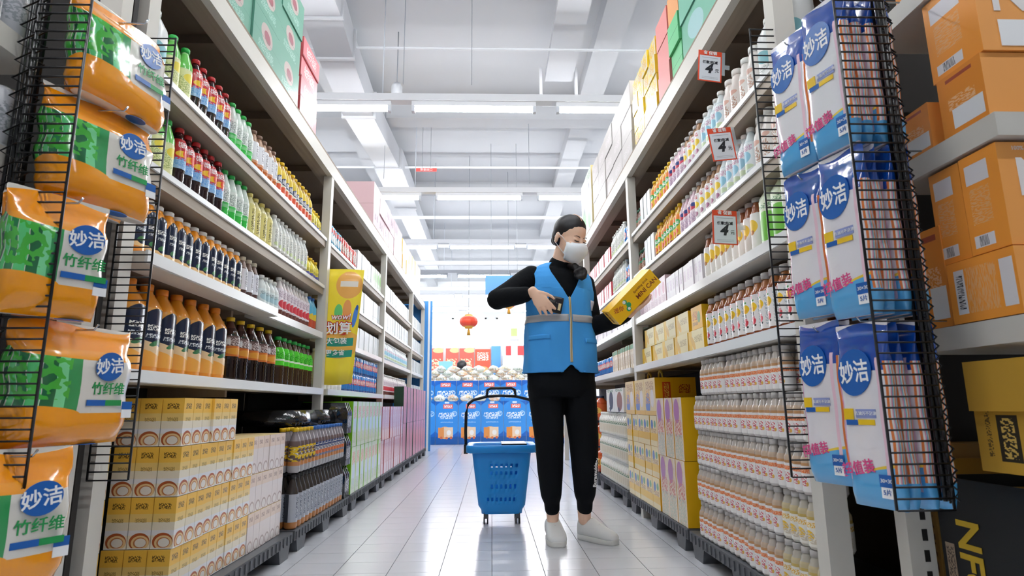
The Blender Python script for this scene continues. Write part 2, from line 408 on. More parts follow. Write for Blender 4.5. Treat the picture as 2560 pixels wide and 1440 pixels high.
palm = mat('pallet_plastic', '54575c', .5, spec=.4, grain=.15, gs=30)
def pallet(s, y0, y1, label, h=.1):
    X = -.88 if s < 0 else .858
    t = empty('pallet', label, 'pallet', (X, y0, 0), 0, 'grey plastic pallets along the aisle')
    L = y1-y0-.02; d = s
    def pr(a, b): return sorted((d*a, d*b))
    n0, n1 = (.115, .175) if s < 0 else (.006, .066)
    posts = [p-y0 for p in BAYS[s] if y0-.06 < p < y1]
    dk = MB(); a, b = pr(0, n0); dk.box(a, b, 0, L, h-.045, h-.001); a, b = pr(n1, .43 if s > 0 else .5)
    dk.box(a, b, 0, L, h-.045, h-.001); a, b = pr(n0, n1); ya = 0
    for p in posts: dk.box(a, b, ya, max(ya+.001, p-.004), h-.045, h-.001) if p > ya else None; ya = max(0, p+.06)
    if ya < L: dk.box(a, b, ya, L, h-.045, h-.001)
    ob('deck', dk.mesh('deck', palm), t)
    rb = MB(); n = int(L/.045)
    for i in range(n):
        y = (i+.5)*L/n; a, b = pr(-.004, 0); rb.box(a, b, y-.006, y+.006, h-.042, h-.008)
    tag(ob('rib', rb.mesh('rib', palm), t), kind='stuff')
    for k in range(3):
        yc = [.1, L/2, L-.1][k]; a, b = pr(0.0, .11)
        if s > 0 and any(abs(p+.03-yc) < .12 for p in posts): continue
        ob('foot', MB().taper(a, b, yc-.07, yc+.07, 0, h-.045, .02).mesh('foot', palm), t)
        a, b = pr(.3, .42); ob('foot', MB().taper(a, b, yc-.07, yc+.07, 0, h-.045, .02).mesh('foot', palm), t)
for i, (a, b) in enumerate(((1.72, 2.87), (2.88, 3.95), (3.96, 5.0), (5.01, 6.2), (6.21, 7.3), (7.31, 8.35))):
    pallet(-1, a, b, '%s grey pallet under the %s' % (('first', 'second', 'third', 'fourth', 'fifth', 'last')[i], ('yellow milk cartons', 'wrapped cola packs', 'lime green cartons', 'red gift cartons', 'pink cartons', 'far pink cartons')[i]))
for i, (a, b) in enumerate(((1.68, 2.76), (2.77, 3.92), (3.94, 4.98), (5.0, 6.2))):
    pallet(1, a, b, '%s grey pallet under the %s' % (('first', 'second', 'third', 'last')[i], ('wrapped lemon tea', 'yellow gift cartons', 'white milk bottles', 'orange jugs')[i]), h=.1)

# ================================================================ GOODS
def bottle(H, R, sh, body, cap, label=None, nr=.012, ch=.016, cr=.0145, sq=0, sx=1, ribs=0, capn=12, waist=0):
    pr = [(R*.84, 0), (R, .007)]
    if ribs:
        zt = ribs; k = max(3, int(zt/.016))
        for i in range(k):
            z = .012+(zt-.012)*(i+.5)/k; pr += [(R*.95, z-.003), (R, z+.003)]
    if waist: pr += [(R, waist-.012), (R*.9, waist), (R, waist+.012)]
    pr += [(R, sh)]
    t = H-ch-.006-sh
    pr += [(R*.93, sh+t*.25), (R*.72, sh+t*.55), (nr*1.25, sh+t*.85), (nr, sh+t), (nr, H-ch)]
    b = MB().lathe(pr, 14, 0, sx=sx, sq=sq)
    parts = [('body', b, body)]
    if label:
        z0, z1, lm = label
        l = MB(); rr = R+.0009
        lp = [(rr, z0), (rr, min(z1, sh))]
        if z1 > sh:
            lp.append((R*.94+.0012, sh+t*.25) if z1 >= sh+t*.2 else (R*.98, z1))
            if z1 > sh+t*.5: lp.append((R*.73+.0015, sh+t*.55))
        l.lathe(lp, 14, 0, sx=sx, caps=False, sq=sq); parts.append(('label', l, lm))
    c = MB().lathe([(cr, H-ch-.001), (cr, H-.002), (cr*.9, H)], capn, 0); parts.append(('cap', c, cap))
    return parts
def carton(wd, dp, h, front, sd, top, extra=None):
    """front faces +x; wd along y, dp along x"""
    b = MB().box(-dp, 0, -wd/2, wd/2, 0, h, (0, 1, 2)); return [('body', b, [front, sd, top])]
def can(H, R, body, lid):
    b = MB().lathe([(R*.8, 0), (R, .008), (R, H-.01), (R*.85, H-.001)], 14, 0)
    l = MB().lathe([(R*.86, H-.003), (R*.86, H)], 12, 0)
    return [('body', b, body), ('lid', l, lid)]
KIND = {}
def kind(key, name, parts, pitch, dpitch, cat):
    KIND[key] = dict(name=name, parts=parts, pitch=pitch, dp=dpitch, cat=cat, me=None, one=None)
def kmesh(k):
    K = KIND[k]
    if K['me'] is None: K['me'] = [(n, b.mesh(K['name']+'_'+n, m)) for n, b, m in K['parts']]
    return K['me']
def kone(k):
    K = KIND[k]
    if K['one'] is None:
        a = MB(); ms = []
        for n, b, m in K['parts']:
            o = len(a.v); mo = len(ms); ms += m if isinstance(m, list) else [m]
            a.v += b.v; a.f += [[i+o for i in f] for f in b.f]; a.m += [x+mo for x in b.m]; a.uv += b.uv; a.sm += b.sm
        K['one'] = a.mesh(K['name'], ms)
    return K['one']
def put(k, loc, rz, label, group=None, simple=False):
    K = KIND[k]
    if simple: return tag(ob(K['name'], kone(k), None, loc, (0, 0, rz)), label, K['cat'], group)
    ms = kmesh(k); r = tag(ob(K['name'], ms[0][1], None, loc, (0, 0, rz)), label, K['cat'], group)
    for n, me in ms[1:]: ob(n, me, r)
    return r
def run(s, z, y0, y1, k, what, where, rows=2, simple=False, layers=1, x=None, lh=None, jit=.006, pitch=None, back=True):
    """a row of like goods facing the aisle; counted from the cage end"""
    K = KIND[k]; p = pitch or K['pitch']; n = max(1, int((y1-y0)/p+.35)); p = (y1-y0)/n
    X0 = x if x is not None else (-1.035 if s < 0 else .9)
    r0 = 0 if s < 0 else math.pi
    rad = K['dp']/2 if K['cat'] != 'carton' else 0
    g = '%s on the %s' % (what.split(' with')[0]+'s', where)
    for L in range(layers):
        for r in range(rows):
            for i in range(n):
                y = y0+(i+.5)*p+random.uniform(-1, 1)*jit*.3
                xx = X0+s*(r*K['dp']+rad)+s*random.uniform(0, jit)
                if r == 0:
                    lay = '' if layers == 1 else (' lower layer' if L == 0 else ' upper layer')
                    lab = '%s %s, %s%s' % (nth(i), what, where, lay)
                else: lab = '%s hidden behind the %s one, %s' % (what, nth(i), where)
                put(k, (xx, y, z+L*(lh or 0)+.001), r0+random.uniform(-.12, .12)*(0 if K['cat'] == 'carton' else 1), lab, g, simple or r > 0)

# --- caps and contents
cW = mat('cap_white', 'f2f2ee', .35); cG = mat('cap_green', '27b24a', .35); cR = mat('cap_red', 'c8262b', .35)
cBr = mat('cap_brown', '8a6a58', .4); cY = mat('cap_yellow', 'f0c419', .35); cO = mat('cap_orange', 'ee8a1c', .35)
cB = mat('cap_blue', '2f6fc0', .35); cGr = mat('cap_grey', 'b9b5b4', .35); cK = mat('cap_black', '222226', .35); cC = mat('cap_cream', 'e8dfc8', .4)
alu = mat('can_lid', 'd5d8db', .25, metal=.9)

kind('lime', 'lime_drink_bottle', bottle(.215, .028, .14, zmat('lime_liquid', [(0, 'e6ecb8'), (.13, '7ed36a'), (.19, 'a8e29a')]), cG,
     (.02, .125, pmat('lime_label', 'eef0b4', [('t', .5, .5, .3, .3, 'b8c77a', 9, 8), ('e', .5, .75, .14, .16, 'f4e04a')]))), .057, .06, 'bottle')
kind('cola', 'cola_bottle', bottle(.22, .028, .15, zmat('cola_liquid', [(0, '2a1517'), (.19, '4a1a1c')]), cR,
     (.07, .185, pmat('cola_label', 'c5262c', [('r', .5, .1, .5, .2, '9cc4ea'), ('t', .5, .22, .5, .14, '6da5e0', 12, 4), ('e', .42, .5, .12, .1, 'f3c21d', 20), ('e', .56, .52, .13, .14, 'e24a24'), ('t', .5, .8, .16, .1, 'ffffff', 7, 3)], .25)), ribs=.065), .057, .06, 'bottle')
kind('sprite', 'clear_soda_bottle', bottle(.215, .027, .14, zmat('clear_green', [(0, '39c94f'), (.055, '8fe39a'), (.07, 'd9e6dc')]), cG,
     (.07, .14, pmat('clear_soda_label', 'e6ece6', [('t', .5, .5, .25, .35, '9aa8a0', 7, 6), ('r', .5, .04, .5, .08, '46c45a')])), ribs=.06), .057, .06, 'bottle')
kind('brown', 'milk_tea_bottle', bottle(.21, .027, .14, zmat('tea_orange', [(0, 'd9763a'), (.15, 'b39076')]), cBr,
     (.055, .16, pmat('milk_tea_label', 'efeff4', [('t', .5, .55, .07, .34, '4a4c58', 3, 9), ('r', .5, .05, .5, .06, 'e2a07a')]))), .055, .06, 'bottle')
kind('ymix', 'fruit_tea_bottle', bottle(.205, .027, .13, zmat('tea_red', [(0, 'd8632c'), (.05, 'e09a4c'), (.16, 'c9a040')]), cY,
     (.035, .16, pmat('fruit_tea_label', 'f0ead2', [('r', .5, .8, .5, .2, 'e8c93a'), ('e', .5, .5, .2, .16, '28365c'), ('t', .5, .5, .14, .1, 'f2f2f2', 6, 4), ('e', .5, .16, .3, .13, 'e2562c')]))), .055, .06, 'bottle')
kind('ys', 'short_yellow_bottle', bottle(.135, .025, .085, zmat('yellow_b', [(0, 'ecd945'), (.03, 'f4e24f')]), cY,
     (.012, .075, pmat('short_yellow_label', 'f2e35a', [('r', .5, .35, .5, .14, '5a5aa8'), ('t', .5, .7, .2, .15, '8a7a20', 8, 4)]))), .05, .052, 'bottle')
kind('pale', 'pale_yellow_bottle', bottle(.21, .029, .15, zmat('pale_y', [(0, 'eadf94'), (.16, 'f1e9b2')]), mat('cap_pale_yellow', 'e9d77a', .4),
     (.03, .15, pmat('pale_label', 'eadf8e', [('t', .5, .5, .1, .4, '6a6238', 3, 10), ('o', .5, .82, .1, .07, 'c8b860', .3)]))), .062, .062, 'bottle')
kind('clearw', 'clear_water_bottle', bottle(.205, .027, .14, zmat('clear_white', [(0, 'c2bdb6'), (.04, 'dfe2dd'), (.16, 'e9ece8')]), cW,
     (.04, .14, pmat('clear_label', 'eeefe8', [('t', .5, .5, .1, .4, '9aa09c', 3, 10), ('e', .5, .2, .12, .1, 'c8d8a0')]))), .055, .058, 'bottle')
juice = zmat('orange_juice', [(0, 'ffa324'), (.5, 'ffa324')], .12)
jl = pmat('juice_label_small', 'fbd49a', [('r', .5, .9, .5, .14, 'ffb04a'), ('e', .5, .58, .19, .42, '16233f'), ('r', .5, .5, .17, .3, '16233f'), ('t', .5, .62, .11, .05, 'f4f4ee', 5, 1.4), ('t', .5, .47, .1, .03, 'dfe6ea', 7, 1), ('e', .5, .27, .09, .05, '3c7a4a', 30), ('r', .5, .03, .5, .07, 'f2a04a')], .2)
kind('j1', 'orange_juice_bottle', bottle(.2, .0285, .145, juice, cW, (.022, .165, jl), nr=.015, cr=.018, ch=.014, sq=1.5), .0565, .06, 'bottle')
jl2 = pmat('juice_label_large', 'fcb450', [('e', .5, .66, .2, .34, '16233f'), ('r', .5, .56, .2, .22, '16233f'), ('r', .5, .3, .24, .07, 'f4d3a4', -24), ('t', .5, .66, .12, .05, 'f4f4ee', 5, 1.4), ('t', .5, .52, .13, .035, 'dfe6ea', 7, 1), ('e', .5, .4, .1, .04, '3c7a4a', 30), ('r', .3, .12, .03, .06, 'e8e8e8'), ('t', .3, .12, .028, .055, '222222', 3, 9)], .2)
kind('j2', 'large_orange_juice_bottle', bottle(.278, .045, .19, juice, cO, (.02, .2, jl2), nr=.017, cr=.0195, ch=.02, sq=1.5, ribs=0), .089, .095, 'bottle')
kind('dk', 'large_dark_tea_bottle', bottle(.262, .041, .165, zmat('dark_tea', [(0, '1c0e0c'), (.19, '3c1f1a'), (.215, '5a3226')], .08), cY,
     (.1, .2, pmat('dark_tea_label', 'd9772e', [('r', .5, .75, .5, .25, '6e5552'), ('t', .5, .72, .28, .2, 'd8c8c4', 7, 5), ('e', .45, .25, .2, .16, 'e9a23a'), ('r', .32, .7, .03, .14, 'efefef')], .2)), ribs=.095, nr=.014, cr=.017), .1, .09, 'bottle')
kind('dkg', 'green_label_tea_bottle', bottle(.245, .038, .15, zmat('green_tea', [(0, '3a2716'), (.09, '4a3418')], .08), cG,
     (.1, .225, pmat('green_label', '55d832', [('r', .5, .3, .5, .05, 'e8f7dc'), ('t', .5, .55, .2, .2, '2f9a1e', 5, 4)], .15)), ribs=.095, nr=.015, cr=.018), .084, .082, 'bottle')
kind('choc', 'white_label_soy_bottle', bottle(.2, .026, .135, zmat('soy', [(0, '5b4340'), (.15, '8d7468')]), cC,
     (.055, .15, pmat('soy_label', 'e9e9f2', [('t', .5, .5, .07, .36, '3a3a46', 3, 9)]))), .052, .056, 'bottle')
kind('small', 'small_clear_bottle', bottle(.165, .026, .11, zmat('small_clear', [(0, 'cfe3e6'), (.05, 'e2e8e6')]), cW,
     (.03, .1, pmat('small_label', 'e6f0f0', [('e', .5, .5, .2, .25, 'aecfd8'), ('t', .5, .75, .2, .12, '8a9aa0', 6, 3)]))), .054, .056, 'bottle')
kind('redf', 'red_fruit_bottle', bottle(.205, .027, .135, zmat('red_fruit_b', [(0, '7a4a42'), (.05, 'dcd0d0'), (.16, 'd8d2d0')]), cW,
     (.04, .15, pmat('red_fruit_label', 'ece4ea', [('e', .5, .28, .17, .2, 'd03a48'), ('t', .5, .72, .2, .16, 'b8a0b0', 6, 4)]))), .056, .06, 'bottle')
kind('teal', 'blue_cap_bottle', bottle(.2, .028, .13, zmat('teal_b', [(0, 'b84a32'), (.06, '62b8d8')]), cB,
     (.02, .14, pmat('teal_label', '5bb6d6', [('r', .5, .2, .5, .24, 'c4502f'), ('e', .5, .5, .2, .16, 'e7c93b')]))), .06, .06, 'bottle')
kind('jug', 'white_milk_jug', bottle(.25, .043, .17, mat('jug_white', 'eef0ef', .3), cW,
     (.03, .15, pmat('jug_label', 'f2f3f2', [('e', .55, .55, .12, .3, '7fbcc6', 30), ('t', .5, .2, .2, .1, 'b8c0c0', 6, 3)])), nr=.018, cr=.021, sq=1), .095, .1, 'bottle')
kind('bcan', 'blue_drink_can', can(.135, .026, pmat('blue_can', '1e7fd0', [('e', .5, .6, .14, .2, 'd8443c'), ('t', .5, .6, .12, .12, 'f2f2f2', 4, 3), ('r', .5, .1, .5, .06, '0f4f94')], .2, coat=.5), alu), .054, .056, 'can')
kind('tcan', 'teal_drink_can', can(.155, .026, pmat('teal_can', '3f9fc4', [('r', .5, .8, .5, .1, 'c43a3c'), ('e', .5, .5, .14, .2, 'e8f2f4'), ('t', .5, .2, .2, .1, '1c4a70', 5, 3)], .2, coat=.5), cB), .054, .056, 'can')
kind('rcan', 'red_drink_can', can(.155, .026, pmat('red_can', 'd8534a', [('e', .5, .55, .14, .25, 'f0d6c8'), ('t', .5, .55, .1, .2, '5a2420', 3, 6)], .2, coat=.5), alu), .054, .056, 'can')
kind('wcan', 'white_drink_can', can(.13, .037, pmat('white_can', 'd7d9de', [('t', .5, .5, .2, .25, 'aeb4ba', 5, 5), ('e', .62, .7, .07, .06, 'c43a4a')], .25), alu), .078, .078, 'can')
# right-hand rack
kind('yog', 'white_yoghurt_bottle', bottle(.2, .031, .12, zmat('yog', [(0, 'efe9e3'), (.5, 'efe9e3')], .3), cW,
     (.01, .12, pmat('yog_label', 'f3efea', [('t', .5, .45, .12, .25, 'c29a86', 3, 4), ('e', .5, .85, .14, .09, 'e3b8a8')], .3)), nr=.018, cr=.0205, ch=.022), .066, .068, 'bottle')
kind('cblu', 'pale_blue_bottle', bottle(.195, .027, .13, zmat('cblu_b', [(0, 'cfe0e6'), (.14, 'dfe9ec')]), cW,
     (.03, .135, pmat('cblu_label', 'e6eff2', [('e', .5, .5, .16, .2, '8fc6dc'), ('t', .5, .8, .2, .1, 'b88aa8', 7, 3), ('e', .5, .15, .2, .1, 'c8dcb8')]))), .054, .056, 'bottle')
kind('lemonw', 'lemon_label_bottle', bottle(.195, .027, .13, zmat('lemonw_b', [(0, '9a5a30'), (.03, 'e8e0d8'), (.13, 'a8805c')]), cGr,
     (.025, .14, pmat('lemonw_label', 'f3f1f0', [('e', .5, .55, .14, .14, 'f4cf2a'), ('t', .5, .85, .1, .08, 'c43a4a', 3, 3), ('e', .5, .2, .1, .1, 'a86a8a')])), nr=.014, cr=.017), .057, .058, 'bottle')
kind('pinkb', 'pink_berry_bottle', bottle(.195, .028, .12, zmat('pinkb_b', [(0, 'e6c6d2'), (.5, 'e6c6d2')]), cW,
     (.02, .14, pmat('pinkb_label', 'ecd8e2', [('e', .5, .72, .2, .14, 'c23350'), ('e', .38, .64, .1, .08, '3a9a50', 30), ('e', .62, .8, .1, .08, '27408a'), ('t', .5, .3, .2, .2, 'b898b8', 6, 4)]))), .056, .058, 'bottle')
kind('yor', 'yellow_fruit_bottle', bottle(.195, .028, .12, zmat('yor_b', [(0, 'e7a62a'), (.5, 'e7a62a')]), cY,
     (.012, .15, pmat('yor_label', 'efc531', [('e', .5, .6, .17, .14, '35a845', 20), ('e', .4, .3, .2, .13, 'e8641f'), ('e', .6, .82, .16, .1, 'f08a1c'), ('t', .5, .6, .12, .06, 'ffffff', 4, 2), ('e', .55, .08, .2, .08, '8a3a1c')]))), .053, .056, 'bottle')
kind('brs', 'small_brown_bottle', bottle(.15, .023, .1, zmat('brs_b', [(0, '6d4434'), (.5, '6d4434')]), mat('cap_dark_green', '2f6a52', .4),
     (.015, .08, pmat('brs_label', 'caa488', [('t', .5, .5, .2, .3, '6a3a2c', 5, 5), ('r', .5, .9, .5, .1, '3b8a66')]))), .046, .048, 'bottle')
kind('greenp', 'large_green_label_bottle', bottle(.225, .038, .16, zmat('greenp_b', [(0, 'dfeccf'), (.5, 'dfeccf')], .3), cW,
     (.01, .16, pmat('greenp_label', 'e3efd2', [('e', .55, .4, .3, .34, '7cc94e', 20), ('e', .35, .7, .12, .2, 'f4f8ee'), ('t', .5, .85, .2, .06, '7aa07a', 5, 2)])), nr=.015, cr=.018, sq=1), .079, .08, 'bottle')
kind('sun', 'sunflower_tea_bottle', bottle(.2, .028, .13, zmat('sun_b', [(0, '8c4a22'), (.02, 'efe7dc'), (.13, '9c5a34')]), cGr,
     (.018, .142, pmat('sun_label', 'f3f0ea', [('e', .5, .62, .15, .2, 'f3c83a'), ('e', .5, .45, .07, .07, 'b8742c'), ('e', .35, .12, .1, .05, '7a9a3a')])), nr=.015, cr=.018), .06, .06, 'bottle')
teab = zmat('lemon_tea_liquid', [(0, '8a4218'), (.16, 'a86a3a')], .06)
tl = pmat('lemon_tea_label', 'f3f1f2', [('e', .5, .66, .1, .125, 'f5c927'), ('e', .5, .61, .06, .05, 'efb02a'), ('e', .51, .84, .03, .025, '4a8a3a', 30), ('r', .46, .93, .018, .05, 'd43a3e'), ('r', .5, .47, .012, .05, '3a3030'), ('e', .48, .36, .06, .04, 'dd8a94', 30), ('e', .5, .26, .055, .09, 'd8384a', -25), ('e', .53, .16, .03, .03, '3a3030'), ('t', .68, .5, .06, .4, 'b8c4c8', 2, 9)], .3)
kind('tea', 'lemon_tea_bottle', bottle(.212, .0295, .15, teab, cGr, (.022, .148, tl), nr=.0155, ch=.022, cr=.0195, sq=.6), .0615, .062, 'bottle')

def ct(key, name, wd, dp, h, base, shapes, sd, top, pitch=None):
    kind(key, name, carton(wd, dp, h, pmat(key+'_front', base, shapes, .4), mat(key+'_side', sd, .5) if isinstance(sd, str) else sd, mat(key+'_top', top, .5)), pitch or wd+.002, dp+.004, 'carton')
ct('wpk', 'white_milk_carton', .075, .12, .19, 'd5d9dc', [('t', .5, .7, .35, .15, 'c0c8c8', 6, 4), ('r', .5, .3, .5, .02, 'b0b6ba'), ('e', .5, .35, .25, .12, 'cfdde0')], 'e4e6e8', 'dfe2e4')
ct('gpk', 'green_milk_carton', .08, .12, .2, 'e4eddc', [('e', .5, .6, .35, .25, '6fae3c'), ('t', .5, .25, .3, .1, '8aa080', 6, 4)], 'dce6d2', 'dfe6da')
ct('pkx', 'pink_milk_carton', .075, .12, .155, 'eedbe2', [('e', .5, .6, .3, .2, 'd8a0b4'), ('t', .5, .25, .35, .12, 'b08a9c', 6, 4)], 'e6ccd6', 'efe2e8')
ct('wpx', 'white_lilac_carton', .05, .12, .13, 'eeebf1', [('t', .5, .6, .3, .2, 'c8b4d0', 5, 4), ('r', .5, .08, .5, .05, 'd0c0d8')], 'e8e4ec', 'f0eef2')
ct('redp', 'red_snack_carton', .06, .12, .14, 'e98a90', [('r', .5, .5, .25, .4, 'f2dcdc'), ('t', .5, .5, .2, .3, 'c43a4a', 3, 8)], 'd84a54', 'e6a0a4')
ct('yw', 'yellow_white_carton', .2, .2, .1, 'f3e6b0', [('r', .12, .5, .12, .5, 'f2c32a'), ('e', .3, .45, .1, .35, 'e6b84a', 20), ('t', .65, .6, .25, .15, 'b09a5a', 8, 3), ('r', .6, .06, .4, .05, 'e8d890')], 'f2bf16', 'f3ca3a')
ct('ysol', 'bright_yellow_carton', .14, .2, .1, 'f0b81a', [('t', .35, .6, .22, .2, 'b5591c', 4, 3), ('e', .7, .5, .14, .25, '6f9a4a'), ('t', .35, .25, .25, .08, '8a5a1c', 8, 2)], 'f2bf16', 'f3ca3a')
ct('wbox', 'small_white_carton', .06, .12, .17, 'd6dadc', [('t', .5, .55, .3, .3, 'ccd2d6', 4, 6), ('r', .5, .04, .5, .03, 'b8bec4')], 'e2e6e6', 'e8eaea')
ct('almd', 'tall_tan_carton', .05, .12, .16, 'e0d2b8', [('r', .5, .9, .5, .09, '3f8a5a'), ('r', .5, .4, .25, .3, 'efe6d6'), ('t', .5, .4, .2, .2, '8a6a4a', 3, 5)], 'b99a74', '3f8a5a')

# ================================================================ GOODS ON THE SHELVES
T1, T2, T3, T4 = SHELVES[-1]
LT, LS, LM, LL = 'top juice shelf', 'second juice shelf', 'third juice shelf', 'bottom juice shelf'
# rack on the -x side, first bay
run(-1, T1, 1.66, 1.82, 'jug', 'white milk jug', LT, 1)
run(-1, T1, 1.83, 1.98, 'lime', 'green-capped lime bottle', LT)
run(-1, T1, 1.99, 2.29, 'cola', 'red-capped dark cola bottle', LT)
run(-1, T1, 2.30, 2.53, 'sprite', 'green-capped clear soda bottle', LT)
run(-1, T1, 2.54, 2.83, 'brown', 'brown-capped milk tea bottle', LT)
run(-1, T1, 2.84, 3.40, 'ymix', 'yellow-capped fruit tea bottle', LT)
run(-1, T1, 3.41, 3.6, 'ys', 'short yellow bottle', LT)
run(-1, T2, 1.66, 1.78, 'clearw', 'clear white-label bottle', LS)
run(-1, T2, 1.79, 1.92, 'lime', 'green-capped lime bottle', LS)
run(-1, T2, 1.93, 2.28, 'cola', 'red-capped dark cola bottle', LS)
run(-1, T2, 2.29, 2.53, 'sprite', 'green-capped clear soda bottle', LS)
run(-1, T2, 2.54, 2.82, 'pale', 'pale yellow bottle with vertical print', LS)
run(-1, T2, 2.84, 3.36, 'clearw', 'clear white-label bottle past the yellow ones', LS)
run(-1, T2, 3.38, 3.6, 'ys', 'short yellow bottle', LS)
run(-1, T3, 1.68, 2.50, 'j1', 'white-capped orange juice bottle', LM)
run(-1, T3, 2.52, 2.70, 'choc', 'soy drink bottle', LM)
run(-1, T3, 2.73, 2.95, 'small', 'small clear bottle', LM)
run(-1, T3, 2.97, 3.46, 'redf', 'clear bottle with red fruit', LM)
run(-1, T3, 3.48, 3.6, 'teal', 'blue-capped bottle', LM)
run(-1, T4, 1.66, 2.42, 'j2', 'orange-capped large juice bottle', LL)
run(-1, T4, 2.46, 3.0, 'dk', 'yellow-capped large dark tea bottle', LL)
run(-1, T4, 3.03, 3.6, 'dkg', 'green-labelled dark tea bottle', LL)
# second and further bays
B2 = 'of the second juice bay'
run(-1, T1, 3.72, 4.1, 'tcan', 'teal drink can', 'top shelf '+B2, 1, True)
run(-1, T1, 4.12, 4.56, 'rcan', 'red drink can', 'top shelf '+B2, 1, True)
run(-1, T1, 4.6, 5.2, 'wpk', 'white milk carton', 'top shelf '+B2, 1, True)
run(-1, T1, 5.22, 5.58, 'gpk', 'green milk carton', 'top shelf '+B2, 1, True)
run(-1, T2, 3.72, 4.3, 'bcan', 'blue and red drink can', 'second shelf '+B2, 1, True)
run(-1, T2, 4.34, 5.58, 'wpk', 'white milk carton', 'second shelf '+B2, 1, True)
run(-1, T3, 3.95, 4.5, 'gpk', 'green milk carton', 'third shelf '+B2, 1, True)
run(-1, T3, 4.5, 5.58, 'wbox', 'small white carton', 'third shelf '+B2, 1, True)
run(-1, T4, 3.72, 4.3, 'jug', 'pink-tinted white jug', 'bottom shelf '+B2, 1, True)
run(-1, T4, 4.36, 5.58, 'bcan', 'blue drink can', 'bottom shelf '+B2, 1, True, 2, lh=.137)
B3 = 'of the third juice bay'
run(-1, T1, 5.72, 7.5, 'wbox', 'white carton', 'top shelf '+B3, 1, True)
run(-1, T2, 5.72, 7.5, 'wpk', 'white carton', 'second shelf '+B3, 1, True)
run(-1, T3, 5.72, 7.5, 'cblu', 'pale blue bottle', 'third shelf '+B3, 1, True)
run(-1, T4, 5.9, 7.5, 'redf', 'red-striped bottle', 'bottom shelf '+B3, 1, True)
for z, nm in ((T1, 'top'), (T2, 'second'), (T3, 'third'), (T4, 'bottom')):
    run(-1, z, 7.7, 8.9, 'wbox', 'white carton', nm+' shelf of the farthest juice bay', 1, True, pitch=.1)

# rack on the +x side
U1, U2, U3, U4 = SHELVES[1]
RT, RS, RM, RL = 'top lemon tea rack shelf', 'second lemon tea rack shelf', 'third lemon tea rack shelf', 'bottom lemon tea rack shelf'
run(1, U1, 1.6, 1.86, 'jug', 'white milk jug', RT, 1)
run(1, U1, 1.87, 2.17, 'yog', 'white yoghurt bottle', RT)
run(1, U1, 2.18, 2.42, 'cblu', 'pale blue bottle', RT)
run(1, U1, 2.43, 2.66, 'lemonw', 'grey-capped lemon label bottle', RT)
run(1, U1, 2.67, 2.89, 'pinkb', 'pink berry bottle', RT)
run(1, U1, 2.9, 3.23, 'yor', 'yellow fruit bottle', RT)
run(1, U1, 3.24, 3.46, 'wbox', 'white carton', RT, 1)
run(1, U1, 3.47, 3.6, 'brs', 'small brown bottle', RT)
run(1, U2, 1.6, 1.94, 'yog', 'white yoghurt bottle', RS)
run(1, U2, 1.95, 2.24, 'cblu', 'pale blue bottle', RS)
run(1, U2, 2.25, 2.54, 'lemonw', 'grey-capped lemon label bottle', RS)
run(1, U2, 2.55, 2.76, 'pinkb', 'pink berry bottle', RS)
run(1, U2, 2.77, 3.19, 'yor', 'yellow fruit bottle', RS)
run(1, U2, 3.2, 3.42, 'wbox', 'white carton', RS, 1)
run(1, U2, 3.43, 3.6, 'brs', 'small brown bottle', RS)
run(1, U3, 1.62, 1.94, 'greenp', 'large green label bottle', RM)
run(1, U3, 1.96, 2.48, 'sun', 'sunflower tea bottle', RM)
run(1, U3, 2.49, 3.02, 'wpx', 'white lilac carton', RM, 1, False, 1)
run(1, U3, 3.03, 3.58, 'pkx', 'pink milk carton', RM, 1)
run(1, U4, 1.62, 2.5, 'tea', 'lemon tea bottle', RL)
run(1, U4, 2.52, 3.58, 'yw', 'yellow and white carton', RL, 1)
run(1, U4+.101, 2.54, 2.66, 'ysol', 'bright yellow carton lying on the lower row', RL, 1, pitch=.15)
run(1, U4+.101, 2.72, 3.5, 'yw', 'yellow and white carton, upper row', RL, 1)
C2 = 'of the second lemon tea bay'
run(1, U1, 3.7, 3.95, 'bcan', 'blue bottle-like can', 'top shelf '+C2, 1, True)
run(1, U1, 3.97, 4.4, 'clearw', 'clear bottle', 'top shelf '+C2, 1, True)
run(1, U1, 4.42, 5.4, 'redp', 'red and white carton', 'top shelf '+C2, 1, True)
run(1, U2, 3.7, 3.95, 'bcan', 'blue bottle-like can', 'second shelf '+C2, 1, True)
run(1, U2, 3.97, 4.4, 'clearw', 'clear bottle', 'second shelf '+C2, 1, True)
run(1, U2, 4.42, 5.4, 'redp', 'red and white carton', 'second shelf '+C2, 1, True)
run(1, U3, 3.7, 5.4, 'wpx', 'white lilac carton', 'third shelf '+C2, 1, True)
run(1, U4, 3.7, 4.5, 'almd', 'tan carton with green top', 'bottom shelf '+C2, 1, True)
run(1, U4, 4.52, 5.4, 'bcan', 'blue can', 'bottom shelf '+C2, 1, True)
for z, nm in ((U1, 'top'), (U2, 'second'), (U3, 'third'), (U4, 'bottom')):
    run(1, z, 5.52, 7.35, 'redp' if z in (U2, U3) else 'wbox', 'pale carton', nm+' shelf of the third lemon tea bay', 1, True, pitch=.08)

# ================================================================ GOODS ON THE PALLETS
def multipack(name, label, cat, loc, group, wrap, item, itemname, nx, ny, px, py, h, rz=0, single=True):
    t = empty(name, label, cat, loc, rz, group)
    for i in range(nx):
        for j in range(ny):
            if i > 0 and j > 0 and i < nx-1 and not single: continue
            ob(itemname, item, t, ((-(i+.5)*px), (j+.5)*py, 0))
    if wrap: ob('shrink_wrap', wrap, t)
    return t
